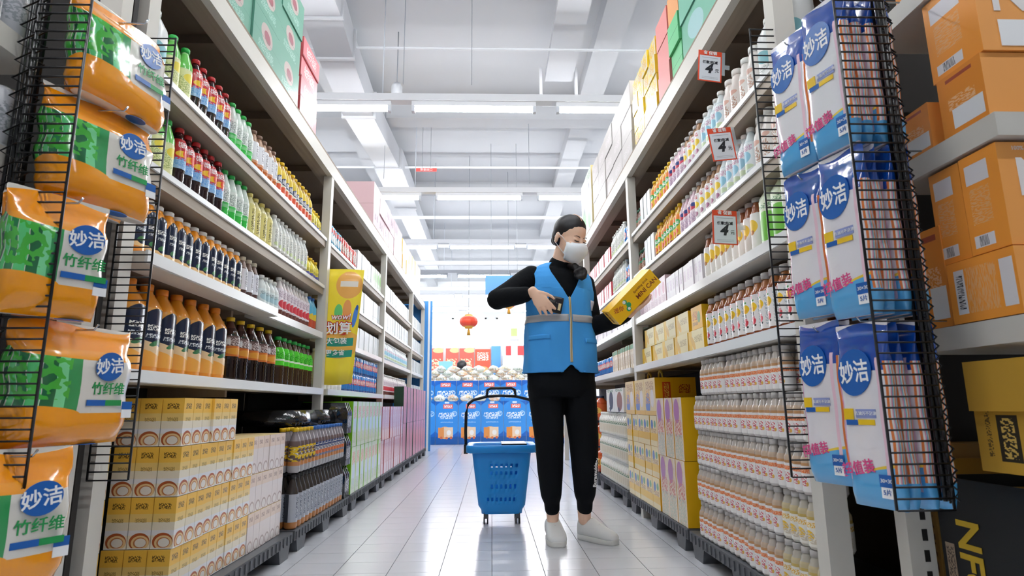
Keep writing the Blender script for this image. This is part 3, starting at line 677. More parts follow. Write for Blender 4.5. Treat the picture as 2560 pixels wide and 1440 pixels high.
# milk cartons, 3 wide, wrapped in sixes along the aisle
mk_front = pmat('milk_front', 'f6ecd6', [('r', .5, .82, .5, .2, 'fcc850'), ('r', .5, .6, .5, .08, 'f6d480'), ('t', .5, .83, .28, .06, '6a4a1c', 5, 1.6), ('t', .5, .55, .26, .04, 'a8843c', 6, 2), ('r', .5, .31, .5, .05, 'f3f2f4'),
    ('e', .52, .14, .46, .17, 'b65a2c'), ('e', .56, .12, .4, .14, 'f0cf96'), ('e', .56, .12, .3, .105, 'c77f4c'), ('e', .58, .12, .25, .085, 'f5efe6'), ('r', .5, .0, .5, .02, 'ffffff')], .35, coat=.3)
mk_pink = pmat('milk_front_pink', 'efe3e0', [('r', .5, .85, .5, .18, 'eed6c4'), ('t', .5, .84, .28, .06, 'a07a6a', 5, 1.6), ('e', .5, .14, .4, .15, 'b8a09a'), ('e', .52, .13, .3, .11, 'efe6e2')], .35, coat=.3)
mk_top = mat('milk_top', 'f2d9a0', .4)
def milk_me(front, nm):
    return MB().box(-.0645, -.001, .001, .0605, 0, .141, (0, 0, 1)).mesh(nm, [front, mk_top])
milk1, milk2 = milk_me(mk_front, 'carton_yellow'), milk_me(mk_pink, 'carton_pale')
layers_z = [.101, .244, .387, .53]
for L, z in enumerate(layers_z):
    y1 = 2.86 if L < 3 else 2.35
    off = [.06, .03, 0, -.02][L]
    k = int((y1-1.84-off*.0)/.186)
    for p in range(k):
        y = 1.84+p*.186 + (.004*L)
        me = milk1 if p < k-2 + (L == 3) or L == 3 else milk2
        multipack('milk_carton_pack', '%s wrapped yellow milk pack from the cage, %s layer of the pallet' % (nth(p), ['bottom', 'second', 'third', 'top'][L]),
                  'carton pack', (-.885-random.uniform(0, .008), y, z), 'wrapped milk packs on the first pallet', None, me, 'carton', 3, 3, .066, .062, .141)
# the stack behind the post, nearer the cage
for L, z in enumerate(layers_z):
    multipack('milk_carton_pack', 'yellow milk pack squeezed behind the front post, %s layer' % ['bottom', 'second', 'third', 'top'][L],
              'carton pack', (-1.065, 1.68, z), 'milk packs behind the post', None, milk1, 'carton', 3, 2, .066, .062, .141)
# wrapped cola packs
colp = bottle(.2, .029, .12, zmat('pack_cola', [(0, 'b9b6b8'), (.03, 'cf8a52'), (.05, '6d5a58'), (.14, '8c8488')], .15), cB, (.05, .12, pmat('pack_label', '8d8c9a', [('n', '26386e', 6, .52), ('n', 'e6e2dc', 9, .6), ('e', .5, .3, .2, .14, 'd9784a')], .2)))
colp2 = bottle(.2, .029, .12, MATS['pack_cola'], cY, (.05, .12, pmat('pack_label_y', '6d5a50', [('n', 'e8c02a', 5, .5), ('n', 'e6e2dc', 9, .62)], .2)))
silv = bottle(.235, .029, .15, zmat('pack_silver', [(0, 'd08a4c'), (.03, 'b9bcc4'), (.15, '3c3634')], .15), cK, (.03, .15, pmat('silver_label', 'b8bcc6', [('t', .5, .5, .08, .4, '6a707c', 2, 8), ('r', .85, .5, .08, .5, '43474f'), ('r', .15, .5, .08, .5, '43474f')], .25)))
for key, pr_, nmx in (('cpk', colp, 'blue_capped_cola_bottle'), ('cpy', colp2, 'yellow_capped_cola_bottle'), ('spk', silv, 'silver_label_bottle')):
    kind(key, nmx, pr_, .059, .06, 'bottle')
wrapm = mat('clear_shrink_film', 'cfd6dc', .12, spec=.6, trans=.0, alpha=.16)
blackw = mat('black_film', '15161b', .12, spec=.8, bump=.6, gs=14)
def bottlepack(label, loc, key, group, nx=2, ny=5, rz=math.pi*0, topfilm=None, s=-1):
    K = KIND[key]; t = empty('wrapped_bottle_pack', label, 'bottle pack', loc, 0, group); me = kone(key)
    for i in range(nx):
        for j in range(ny):
            ob('bottle', me, t, (s*(i+.5)*K['dp'], (j+.5)*K['pitch'], 0), (0, 0, 0 if s < 0 else math.pi))
    H = max(v[2] for _, b, _ in K['parts'] for v in b.v)
    if topfilm:
        a, b = sorted((0, s*nx*K['dp'])); r = K['pitch']*ny
        m = MB(); 
        m.loft([[(a, 0, H*.62), (b, 0, H*.62), (b, r, H*.62), (a, r, H*.62)], [(a+.012, .012, H*.9), (b-.012, .012, H*.9), (b-.012, r-.012, H*.9), (a+.012, r-.012, H*.9)], [(a+.03, .03, H+.004), (b-.03, .03, H+.004), (b-.03, r-.03, H+.004), (a+.03, r-.03, H+.004)]], smooth=True)
        ob('film', m.mesh('film', topfilm), t)
    return t
g = 'wrapped cola packs on the second pallet'
for i in range(3):
    y = 2.89+i*.3
    bottlepack('%s pack of silver label bottles, lower layer of the cola pallet' % nth(i), (-.885, y, .101), 'spk', g)
    bottlepack('%s pack of capped cola bottles, middle layer of the cola pallet' % nth(i), (-.885, y, .345), 'cpy' if i == 0 else 'cpk', g)
for i in range(2):
    t = empty('black_film_pack', '%s glossy black wrapped pack lying on the cola pallet' % nth(i), 'pack', (-.96, 3.05+i*.45, .55), 0, 'black wrapped packs')
    ob('film', MB().loft([[(a*.17-.17, b*.2+.2, z) for a, b in ((-1, -1), (0, -1.08), (1, -1), (1.05, 0), (1, 1), (0, 1.08), (-1, 1), (-1.05, 0))] for z in (0, .03)] +
                         [[(a*.15-.17, b*.18+.2, .075) for a, b in ((-1, -1), (0, -1.08), (1, -1), (1.05, 0), (1, 1), (0, 1.08), (-1, 1), (-1.05, 0))]]).mesh('film', blackw), t)
for L in range(3):
    t = empty('black_film_pack', 'black wrapped pack at the end of the cola pallet, %s from the bottom' % nth(L), 'pack', (-.885, 3.8, .101+L*.19), 0, 'black wrapped packs')
    m = MB()
    for j in range(3):
        y = j*.045; m.loft([[(x, y+dy, z) for x, dy in ((0, .003), (0, .042), (-.3, .042), (-.3, .003))] for z in (0.0, .13)] + [[(x, y+dy, .185) for x, dy in ((-.02, .012), (-.02, .034), (-.28, .034), (-.28, .012))]])
    ob('film', m.mesh('film', blackw), t); 
    ob('label', MB().box(0, .002, .01, .12, .03, .11).mesh('label', pmat('blackpack_label', '24262c', [('t', .5, .5, .4, .4, 'c8c8ce', 4, 5)])), t)

# cartons stacked on pallets
def stack(s, y0, n, pw, z0, h, depth, front, sd, top, name, what, where, x=None, layers=1, handle=None, jit=.006, startn=0):
    X = x if x is not None else (-.885 if s < 0 else .862)
    me = None
    for L in range(layers):
        for i in range(n):
            t_ = tag(ob(name, None, None), None)
            bpy.data.objects.remove(t_)
            if me is None: me = MB().box(*sorted((0, s*depth)), 0, pw-.004, 0, h-.002, (0, 1, 2)).mesh(name, [front, sd, top])
            crosses = z0 < 2 and s < 0 and any(y0+i*pw < p+.055 and y0+(i+1)*pw > p for p in BAYS[s])
            if crosses: me_ = MB().box(*sorted((0, s*.095)), 0, pw-.004, 0, h-.002, (0, 1, 2)).mesh(name, [front, sd, top])
            else: me_ = me
            o = ob(name, me_, None, (X+s*random.uniform(0, jit), y0+i*pw, z0+L*h), (0, 0, 0))
            tag(o, '%s %s, %s%s' % (nth(i+startn), what, where, '' if layers == 1 else ', %s layer' % (['bottom', 'second', 'third', 'top'][L] if layers > 2 else ['lower', 'upper'][L])), 'carton', what+'s')
            if handle: ob('handle', handle, o, (s*depth*.3, pw/2, h-.004))
gm = pmat('green_gift_front', 'dbe6c6', [('r', .06, .5, .06, .5, '8fd63a'), ('t', .55, .75, .3, .14, 'e2804a', 5, 3), ('e', .6, .4, .25, .25, 'cfe0ea'), ('t', .5, .2, .35, .12, 'b8c89a', 8, 4)], .3, coat=.3)
gs_ = mat('lime_carton', '86cc1f', .35)
hand = MB().tube([(0, -.03, 0), (0, -.025, .018), (0, .025, .018), (0, .03, 0)], .006, 5).mesh('handle', mat('handle_white', 'e8e8e4', .4))
stack(-1, 3.98, 8, .128, .101, .288, .32, gm, gs_, gs_, 'lime_gift_carton', 'lime green gift carton', 'third pallet', layers=2, handle=None)
rg = pmat('red_gift_front', 'e6cfd0', [('r', .1, .5, .1, .5, 'b3211f'), ('t', .6, .6, .25, .3, 'd48a8a', 5, 6)], .3, coat=.3)
rs_ = mat('red_carton', 'b3321c', .4)
stack(-1, 5.02, 9, .13, .101, .27, .3, rg, rs_, rs_, 'red_gift_carton', 'red and white gift carton', 'fourth pallet', layers=2)
pg = pmat('pink_gift_front', 'c58494', [('r', .92, .5, .08, .5, '123a28'), ('t', .45, .5, .3, .4, 'b87282', 6, 8)], .35)
ps = mat('dark_green_carton', '0f3a26', .4)
stack(-1, 6.23, 8, .26, .101, .37, .1, pg, ps, ps, 'pink_gift_carton', 'pink carton with dark green side', 'far pallets', layers=2)
# +x side: wrapped lemon tea packs, six layers
small_l = pmat('pack_tea_label', 'f4f1f0', [('r', .5, .8, .42, .085, 'f0b48e'), ('t', .5, .8, .4, .085, 'e87a48', 13, 1.6), ('t', .5, .42, .1, .2, 'd8707a', 2.2, 2.6), ('e', .38, .3, .02, .08, 'b88a9a'), ('e', .6, .3, .025, .08, 'e8b860')], .2)
kind('ptea', 'small_lemon_tea_bottle', bottle(.141, .0235, .092, zmat('ptea_b', [(0, 'd8d4d2'), (.012, 'c39468'), (.085, 'c9b29c'), (.1, 'bfb6ae')], .08), mat('cap_clear_grey', 'c8c4c2', .3), (.008, .078, small_l), nr=.013, ch=.016, cr=.015), .0485, .049, 'bottle')
small_ly = pmat('pack_tea_label_yellow', 'f3efe4', [('r', .5, .8, .5, .1, 'eab44a'), ('t', .5, .8, .4, .1, 'f8efd0', 14, 1.5), ('e', .5, .4, .12, .2, 'efc23a'), ('t', .5, .3, .3, .2, 'd8ccb8', 6, 3)], .25)
kind('pteay', 'small_lemon_tea_bottle', bottle(.141, .0235, .092, zmat('pteay_b', [(0, 'dcd8cc'), (.012, 'cdb26a'), (.085, 'cfc09a'), (.1, 'c2bcb0')], .08), MATS['cap_clear_grey'], (.008, .078, small_ly), nr=.013, ch=.016, cr=.015), .0485, .049, 'bottle')
filmm = mat('pack_film_edge', 'e6e8ea', .15, spec=.6, alpha=.22)
for L in range(5):
    z = .101+L*.1435
    n = 4 if L < 4 else 3
    yb = [1.66, 1.66, 1.66, 1.66, 1.78][L]
    for p in range(n + (1 if L < 4 else 0)):
        y = yb+p*.246
        if y+.243 > 2.76: continue
        key = 'pteay' if (p == 0 and L < 2) else 'ptea'
        bottlepack('%s wrapped lemon tea pack from the cage, %s layer of the tall pile' % (nth(p), nth(L)), (.862+random.uniform(0, .012), y, z), key, 'wrapped lemon tea packs', 2, 5, s=1)
# yellow cartons beside them
yf = pmat('pale_yellow_front', 'efdcc0', [('n', 'e8c9a0', 5, .55), ('e', .4, .78, .3, .2, 'b86fa8'), ('t', .5, .5, .35, .14, 'd8705a', 4, 3), ('t', .5, .2, .4, .2, 'b8c8b0', 10, 6)], .35, coat=.2)
yf2 = pmat('pale_yellow_front2', 'f0d58a', [('e', .3, .3, .2, .3, '6f86b8'), ('t', .5, .8, .35, .12, 'b8863a', 7, 2), ('e', .7, .45, .16, .24, 'f0e6da'), ('r', .5, .06, .5, .06, 'efbc2a'), ('t', .3, .5, .2, .2, 'e8a83a', 3, 5)], .35, coat=.2)
yf3 = pmat('pale_yellow_front3', 'f2dea0', [('r', .5, .3, .5, .12, 'f0c22c'), ('e', .3, .7, .16, .16, '5a7ab0'), ('e', .7, .72, .14, .12, '6aa86a'), ('t', .5, .5, .4, .08, 'b88a3a', 8, 1.5)], .35, coat=.2)
ysd = pmat('yellow_carton_side', 'f3bd12', [('r', .28, .62, .1, .26, 'd8531c'), ('t', .28, .62, .06, .22, 'f6d060', 2, 6), ('e', .78, .3, .13, .16, '3f9a3a'), ('t', .72, .7, .14, .12, 'b5501c', 4, 3)], .35)
yt = mat('yellow_carton_plain', 'f3bd12', .4)
stack(1, 2.78, 3, .14, .101, .285, .3, yf, yt, yt, 'yellow_gift_carton', 'pale-printed big yellow carton', 'yellow pallet', layers=2)
stack(1, 3.21, 5, .142, .101, .16, .3, yf3, yt, yt, 'yellow_snack_carton', 'flowery yellow carton', 'yellow pallet', layers=3)
stack(1, 3.21, 3, .236, .581, .2, .22, yf2, ysd, yt, 'yellow_handle_carton', 'yellow carton with loop handle', 'top of the yellow pallet',
      handle=MB().tube([(0, -.035, 0), (0, -.032, .03), (0, 0, .045), (0, .032, .03), (0, .035, 0)], .007, 5).mesh('loop_handle', mat('loop_yellow', 'e6c45a', .4)))
# white milk bottles beyond
kind('wmb', 'white_milk_bottle', bottle(.158, .031, .105, mat('wmb_body', 'f0eee8', .3), cW, (.012, .1, pmat('wmb_label', 'eeeade', [('t', .5, .85, .3, .1, '5a8a6a', 6, 2), ('e', .5, .4, .2, .3, 'e6ddca'), ('r', .1, .5, .02, .5, 'c8beb0')], .3)), nr=.016, cr=.018), .062, .062, 'bottle')
for L in range(3):
    for p in range(3):
        bottlepack('%s white milk bottle pack, %s layer past the yellow cartons' % (nth(p), nth(L)), (.862, 3.97+p*.33, .101+L*.162), 'wmb', 'white milk bottle packs', 1, 5, s=1)
nut = pmat('nut_panel', 'f0ece2', [('e', .55, .45, .3, .4, '9a5a24'), ('r', .45, .1, .08, .1, '2a1c14', 30), ('t', .5, .92, .4, .06, '5a8a5a', 8, 1.5)], .35)
nut2 = pmat('nut_panel2', 'f0ece2', [('e', .6, .5, .25, .4, '2e2622'), ('r', .45, .12, .08, .1, '2a1c14', 30), ('t', .5, .92, .4, .06, '5a8a5a', 8, 1.5)], .35)
for i, m_ in enumerate((nut, nut2)):
    tag(ob('nut_milk_carton', MB().box(0, .25, 0, .29, 0, .16, (0, 1, 1)).mesh('nut_milk_carton', [m_, white]), None, (.865, 3.99+i*.3, .588)), 'white nut milk carton printed with a %s nut' % ('brown', 'dark')[i], 'carton', 'nut milk cartons')
kind('orj', 'orange_detergent_jug', bottle(.2, .05, .14, zmat('orj', [(0, 'b8431e'), (.02, 'c8552a')]), mat('cap_navy', '1c2a4a', .3), (.03, .13, pmat('orj_label', 'd9642f', [('e', .5, .5, .2, .3, 'f0c05a'), ('t', .5, .5, .12, .2, '5a1c10', 4, 4)])), nr=.02, cr=.024, sq=1.2), .105, .1, 'jug')
for L in range(3):
    run(1, .101+L*.205, 5.02, 5.6, 'orj', 'orange detergent jug', 'far pallet %s tier' % nth(L), 1, True, x=.862)

# ================================================================ BOXES ON TOP OF THE RACKS
gb = pmat('green_box_front', '74ab95', [('e', .5, .62, .22, .26, 'c9b6b0', 15), ('e', .52, .6, .12, .14, 'a8606a', 25), ('t', .5, .25, .3, .1, 'a8cfc0', 8, 3), ('r', .5, .5, .5, .005, '5a9080')], .3, coat=.3)
gbs = mat('green_box_side', '5f9a86', .4); kraft = mat('kraft_edge', '8f7a4c', .7)
def topbox(s, y0, n, pw, z0, h, depth, front, sd, name, what, where, layers, x=None, jit=.012):
    stack(s, y0, n, pw, z0, h, depth, front, sd, sd, name, what, where, x=x if x is not None else (-1.01 if s < 0 else .878), layers=layers, jit=jit)
topbox(-1, 1.72, 4, .31, 2.166, .2, .4, gb, gbs, 'green_floral_carton', 'green carton with pink flower', 'top of the juice rack', 2)
topbox(-1, 1.72, 4, .31, 2.566, .2, .4, gb, gbs, 'green_floral_carton', 'green carton with pink flower', 'third tier above the juice rack', 1)
rb_ = pmat('pink_red_box', 'df7f86', [('t', .5, .55, .3, .25, 'f4dcdc', 5, 3), ('r', .5, .04, .5, .04, '8a2c34')], .4)
topbox(-1, 2.99, 1, .3, 2.166, .115, .4, rb_, mat('red_box_side', 'd85a60', .4), 'flat_red_carton', 'flat red carton beside the green cartons', 'juice rack', 4)
pb_ = pmat('pale_pink_box', 'c3a0a8', [('t', .5, .6, .3, .2, 'a07a88', 4, 3), ('r', .35, .55, .04, .15, '4a4048'), ('r', .65, .55, .04, .15, '4a4048')], .4)
topbox(-1, 5.0, 6, .28, 2.166, .2, .35, pb_, mat('pale_pink_side', 'c0a0a4', .5), 'pale_pink_carton', 'pale pink carton on the second bay top', 'juice rack', 2)
yb_ = pmat('pale_yellow_box', 'cfb050', [('t', .5, .5, .35, .3, 'd8b05a', 4, 3)], .4)
topbox(-1, 6.75, 6, .28, 2.166, .19, .35, yb_, mat('yellow_box_side', 'eebc3a', .5), 'pale_yellow_carton', 'yellow carton on the far bay top', 'juice rack', 2)
topbox(1, 1.62, 2, .44, 2.166, .2, .35, pmat('sea_green_box', '7bbba2', [('e', .4, .5, .2, .35, 'a8cfd0', 20)], .35), gbs, 'sea_green_carton', 'sea green carton above the price signs', 'lemon tea rack', 3)
topbox(1, 2.51, 1, .16, 2.166, .15, .35, pmat('bright_green_box', '6cc488', [('r', .5, .5, .5, .01, '2c7a4a')], .4), mat('bright_green', '5ab878', .4), 'bright_green_carton', 'bright green carton beside the pink ones', 'lemon tea rack', 2)
topbox(1, 2.51, 1, .16, 2.466, .16, .35, mat('orange_kraft', 'df9c62', .5), mat('orange_kraft2', 'd08a50', .5), 'orange_carton', 'orange kraft carton above the green ones', 'lemon tea rack', 2)
topbox(1, 2.68, 1, .2, 2.166, .15, .35, mat('salmon_box', 'dc8c88', .5), mat('salmon_side', 'cf7b78', .5), 'salmon_carton', 'salmon pink carton in the tall stack', 'lemon tea rack', 3)
yl = pmat('yellow_lion_box', 'f2cf2a', [('e', .35, .55, .2, .3, 'd88a1c'), ('t', .35, .55, .14, .2, '8a3a10', 4, 3), ('e', .78, .3, .12, .18, '3a9a50')], .35, coat=.3)
yl2 = pmat('yellow_white_box', 'd6cba4', [('n', 'f2cf2a', 3, .52), ('t', .5, .5, .3, .3, 'd8a02a', 5, 4)], .35, coat=.3)
topbox(1, 2.92, 4, .13, 2.166, .11, .3, yl2, yl, 'yellow_drink_carton', 'yellow drink carton on the rack top', 'lemon tea rack', 4)
wb_ = pmat('white_case', 'b9b3b0', [('r', .5, .02, .5, .02, '4f4945'), ('r', .98, .5, .012, .5, '5f5955'), ('t', .5, .5, .3, .15, 'c8c0c0', 5, 3)], .5)
topbox(1, 3.5, 5, .29, 2.166, .17, .35, wb_, mat('white_case_side', 'b5b0ac', .5), 'white_shipping_case', 'plain white shipping case', 'lemon tea rack', 3)
gw = pmat('green_leaf_box', 'c3d2c0', [('e', .5, .35, .3, .3, '7ccb7a', 20), ('e', .55, .6, .15, .2, '3a3f46'), ('t', .5, .9, .3, .06, '8a9a8a', 6, 2)], .4)
topbox(1, 5.0, 2, .3, 2.166, .56, .35, gw, mat('tan_leaf_side', 'd6c48a', .5), 'tall_leaf_carton', 'tall white carton with green leaves', 'lemon tea rack', 1)

# ================================================================ WIRE CAGES WITH HANGING BAGS
def wire_panel(label, x0, x1, y, z0, z1, pitch=.0205, y1=None, group='black wire panels at the rack ends'):
    """a narrow hanging-display grid standing across the end of the rack"""
    y1 = y if y1 is None else y1
    t = empty('wire_panel', label, 'wire panel', (x0, y, z0), 0, group)
    dx, dy, H = x1-x0, y1-y, z1-z0
    fr = MB()
    for a in (0, 1): fr.tube([(dx*a, dy*a, 0), (dx*a, dy*a, H)], .0028, 6)
    ob('frame_rod', fr.mesh('frame_rod', black), t)
    me = MB().tube([(0, -.003, 0), (dx, dy-.003, 0)], .0021, 6).mesh('wire', black)
    n = int(H/pitch)
    for i in range(n+1): ob('wire', me, t, (0, 0, min(H, i*pitch)))
    return t
wire_panel('black wire panel in front of the bamboo-print orange bags', -.832, -.935, 1.148, .40, 1.72, .0205)
wire_panel('black wire panel behind the orange bags against the juice shelves', -.9, -1.0, 1.585, .467, 1.68, .0205)
wire_panel('black wire panel in front of the blue and white cloth packs', .757, .868, 1.16, .44, 1.75, .021)
wire_panel('black wire panel beside the price signs behind the cloth packs', .76, .862, 1.565, .455, 1.72, .021)
# springy zigzag side wires that join the panels to the end unit
def zigzag(label, x, y0, y1, z0, z1, dx):
    t = empty('zigzag_wire_side', label, 'wire panel', (x, y0, z0), 0, 'zigzag wire sides')
    n = int((z1-z0)/.0105)
    for k in (0, 1):
        pts = [((dx if (i+k) % 2 else 0)+k*.012, (y1-y0)*k*.3, i*.0105*1.9) for i in range(int(n/1.9))]
        ob('wire', MB().tube(pts, .0022, 5, smooth=False).mesh('wire', black), t)
    fr = MB()
    for q in (.3, .7, 1.0): fr.tube([(dx*q, .02, 0), (dx*q, .02, z1-z0)], .004, 6)
    ob('frame_rod', fr.mesh('frame_rod', black), t)
    ob('back_strip', MB().box(*sorted((dx*.35, dx*.15)), .03, .036, 0, z1-z0).mesh('back_strip', black), t)
zigzag('zigzag black wire side next to the stacked white cans', -.945, 1.16, 1.22, .45, 1.75, -.034)
zigzag('zigzag black wire side next to the orange cartons', .872, 1.175, 1.235, .45, 1.75, .022)

def bag_mesh(w, d, h, m, head=.05, name='bag', seed=0, n=28, ex=3.4, bot=.02):
    rnd = random.Random(seed); b = MB(); rings = []
    K = 14
    for j in range(K+1):
        t = j/K; z = h*t
        full = min(1, t/(bot/h*1.6)) if t < bot/h*1.6 else 1
        th = (h-z)/head
        dd = d*(max(.03, min(1, (th-.35)/1.0)) if th < 1.35 else 1)*(.45+.55*full)
        ww = w*(.97+.03*math.sin(j*1.3+seed))*(.94+.06*full)*(1.04 if th < .8 else 1)
        ring = []
        for i in range(n):
            a = -math.pi+2*math.pi*(i)/n
            ca, sa = math.cos(a), math.sin(a)
            r = 1/((abs(ca)**ex+abs(sa)**ex)**(1/ex))
            cr = 1+.05*math.sin(a*5+seed+j*.7)*(1 if 0 < j < K else 0)+rnd.uniform(-.012, .012)
            zz = z + (.006*math.sin(a*3+seed) if j == K else 0)
            ring.append((dd/2*r*ca*cr, ww/2*r*sa, zz))
        rings.append(ring)
    for r in rings: r.append(r[0])
    k = len(rings); nn = n+1; base = 0
    for r in rings: b.v += r
    for j in range(k-1):
        for i in range(n):
            b.face([j*nn+i, j*nn+i+1, (j+1)*nn+i+1, (j+1)*nn+i], 0, [(i/n, j/(k-1)), ((i+1)/n, j/(k-1)), ((i+1)/n, (j+1)/(k-1)), (i/n, (j+1)/(k-1))], True)
    b.face(list(range(n-1, -1, -1)), 0, [(.1, 0)]*n, True); b.face([(k-1)*nn+i for i in range(n)], 0, [(.1, 1)]*n)
    return b.mesh(name, m)
def bamboo(name, cut=.42):
    sh = [('r', .3, .5, .17, .5, 'd9e0cc')]
    for i, (u, c) in enumerate(((.16, '2fae2f'), (.195, '15642c'), (.23, '49c24a'), (.27, '0e5a34'), (.31, '5fd07c'), (.345, '1f7f46'), (.38, '58cf78'), (.415, '126a38'), (.445, '7fe09c'), (.47, '2f9a54'))):
        sh.append(('r', u, .5, .0165, .5, c))
    sh += [('t', .3, .62, .16, .25, '46b83c', 5, 3), ('e', .6, .95, .42, .24, 'ffa526', 8), ('r', .5, .92, .5, .13, 'ff9c0a'), ('r', .5, .1, .5, .16, 'ffa30c'), ('e', .3, .22, .2, .1, 'ffa30c', 10)]
    m = pmat(name, 'e9e4da', sh, .16, spec=.6, coat=.6, bump=.35)
    return m
bagm = bamboo('orange_bamboo_bag')
wp = mat('white_print', 'ffffff', .4); bp = mat('blue_logo', '1b62b4', .3); gp = mat('green_print', '1f9a50', .35)
disc = MB().lathe([(1, 0), (1, .0012)], 28).mesh('logo_disc', bp)
sq = MB().box(-1, 1, -1, 1, 0, .001).mesh('print_patch', bp)
def patch(m): return MB().box(-1, 1, -1, 1, 0, .001).mesh('print_patch', m)
p_white, p_blue, p_yel, p_green = patch(wp), patch(bp), patch(mat('yellow_print', 'f2c81e', .4)), patch(gp)
p_lb = patch(mat('pale_blue_print', '8f9bd0', .4))
def deco(par, name, me, x, y, z, sx=1, sy=1, rot=0, flip=False):
    """flat print on the face looking along +x; y across, z up"""
    M = frame((x, y, z), (0, 1, 0), (0, 0, 1)) @ Matrix.Rotation(rot, 4, 'Z') @ Matrix.Diagonal((sx, sy, 1, 1))
    return ob(name, me, par, M=M)
def orange_bag(i, x, y, z, rz, w=.27, h=.245, d=.085, tilt=0, deco_on=True, label=''):
    t = ob('scrubbing_sponge_bag', bag_mesh(w, d, h, bagm, seed=i, name='bag'), None, (x, y, z), (0, tilt, rz))
    tag(t, label, 'bag', 'orange bags with bamboo print')
    if deco_on:
        xs = d/2*1.06
        deco(t, 'logo', disc, xs, w*.19, h*.66, .034, .03, .25)
        deco(t, 'lettering', textmesh('妙洁', .034, wp, bold=.0006), xs+.0016, w*.19, h*.655, 1, 1, .12)
        deco(t, 'lettering', textmesh('竹纤维', .027, gp, bold=.0004), xs-.0002, w*.2, h*.46, 1, 1)
        deco(t, 'print_patch', p_blue, xs-.0006, w*.1, h*.345, .022, .006); deco(t, 'print_patch', p_green, xs-.0006, w*.1+.042, h*.345, .02, .006)
        deco(t, 'print_patch', p_blue, xs-.003, w*.4, h*.32, .013, .009); deco(t, 'print_patch', p_white, xs-.003, w*.4, h*.25, .013, .009)
        # seal print on the underside
        M = frame((0.012, .04, -.0012), (0, 1, 0), (-1, 0, 0))
        ob('logo', disc, t, M=M @ Matrix.Diagonal((.026, .014, 1, 1)))
        M = frame((0.012, .04, -.0016), (0, 1, 0), (1, 0, 0)); 
    return t
names = ['topmost', 'second from the top', 'third from the top', 'fourth from the top', 'lowest']
BZ = [1.315, 1.07, .815, .57, .325]
BY = [1.325, 1.29, 1.185, 1.28, 1.155]
BW = [.25, .25, .18, .27, .2]
for i in range(5):
    orange_bag(i, -.868, BY[i], BZ[i], math.radians((-14, -20, -28, -14, -30)[i]), BW[i], .24 if i != 0 else .25, .085, (-.1, -.08, .03, 0, 0)[i],
               label='%s orange and white sponge bag hanging at the aisle front' % names[i])
    orange_bag(i+7, -.928, BY[i]+.045, BZ[i]+.012, math.radians((-8, -12, -16, -8, -16)[i]), BW[i]*.9, .235, .055, 0, False,
               label='orange sponge bag hanging behind the %s one' % names[i])
    hk = ob('display_hook', MB().tube([(-1.0, 0, 0), (-.83, 0, 0), (-.822, 0, .012)], .0022, 6).mesh('display_hook', mat('chrome', 'c8ccd0', .2, metal=1)), None, (0, BY[i], BZ[i]+.232))
    tag(hk, 'chrome hook carrying the %s orange bag' % names[i], 'hook', 'display hooks')

# blue and white cloth packs
def clothmat(name):
    sh = [('r', .5, .9, .5, .16, '0a47a4'), ('r', .5, .08, .5, .1, '5cb2ea'), ('e', .62, .2, .16, .035, 'f2d24a', 10), ('e', .6, .165, .2, .05, '5cb2ea', 10), ('r', .6, .45, .01, .36, 'f6d2e2')]
    cyc = ('ee8440', 'f6efe9', 'f29ab8', '86cfe0', 'f6f0ea', 'ef9448', 'f3c3d0', '9ad4dc', 'ec7f3c', 'f5eee8', 'e88aac')
    for q_ in range(22):
        sh.append(('r', (.645+q_*.0215) if q_ < 11 else (.14+(q_-11)*.0215), .465, .0108, .325, cyc[q_ % 11]))
    return pmat(name, 'edeaf0', sh, .14, spec=.6, coat=.7, bump=.3)
clm = clothmat('cloth_pack_print')
pinkp = mat('pink_print', 'e04f8e', .4)
def cloth_pack(i, x, y, z, rz, label, h=.37, d=.034, w=.125, full=True):
    t = ob('cleaning_cloth_pack', bag_mesh(w, d, h, clm, seed=i*3+1, head=.06, name='pack', ex=4), None, (x, y, z), (0, 0, rz))
    tag(t, label, 'cloth pack', 'blue and white cloth packs')
    if full:
        xs = d/2*1.06
        deco(t, 'logo', disc, xs, -.012, h*.735, .041, .05, -.35)
        deco(t, 'lettering', textmesh('妙洁', .043, wp, bold=.001), xs+.0016, -.012, h*.73, .85, 1.15, .06)
        deco(t, 'print_patch', p_yel, xs-.0004, -.038, h*.5, .012, .012); deco(t, 'print_patch', p_lb, xs-.0006, .004, h*.505, .024, .009)
        deco(t, 'lettering', textmesh('去油污不沾油', .0088, wp), xs+.001, .004, h*.505)
        deco(t, 'print_patch', p_blue, xs-.0004, -.032, h*.455, .014, .0055); deco(t, 'print_patch', p_yel, xs-.0004, .004, h*.457, .02, .0055)
        deco(t, 'lettering', textmesh('超值装', .027, pinkp, bold=.001), xs-.0002, -.03, h*.2, 1, 1.1, .2)
        deco(t, 'print_patch', p_blue, xs-.0006, .034, h*.15, .016, .012); deco(t, 'lettering', textmesh('30×30', .0105, wp), xs+.001, .034, h*.15)
        deco(t, 'print_patch', p_white, xs-.001, .034, h*.09, .014, .011); deco(t, 'lettering', textmesh('5片', .013, bp), xs+.0008, .034, h*.09)
    return t
RZ = [1.225, .845, .455]
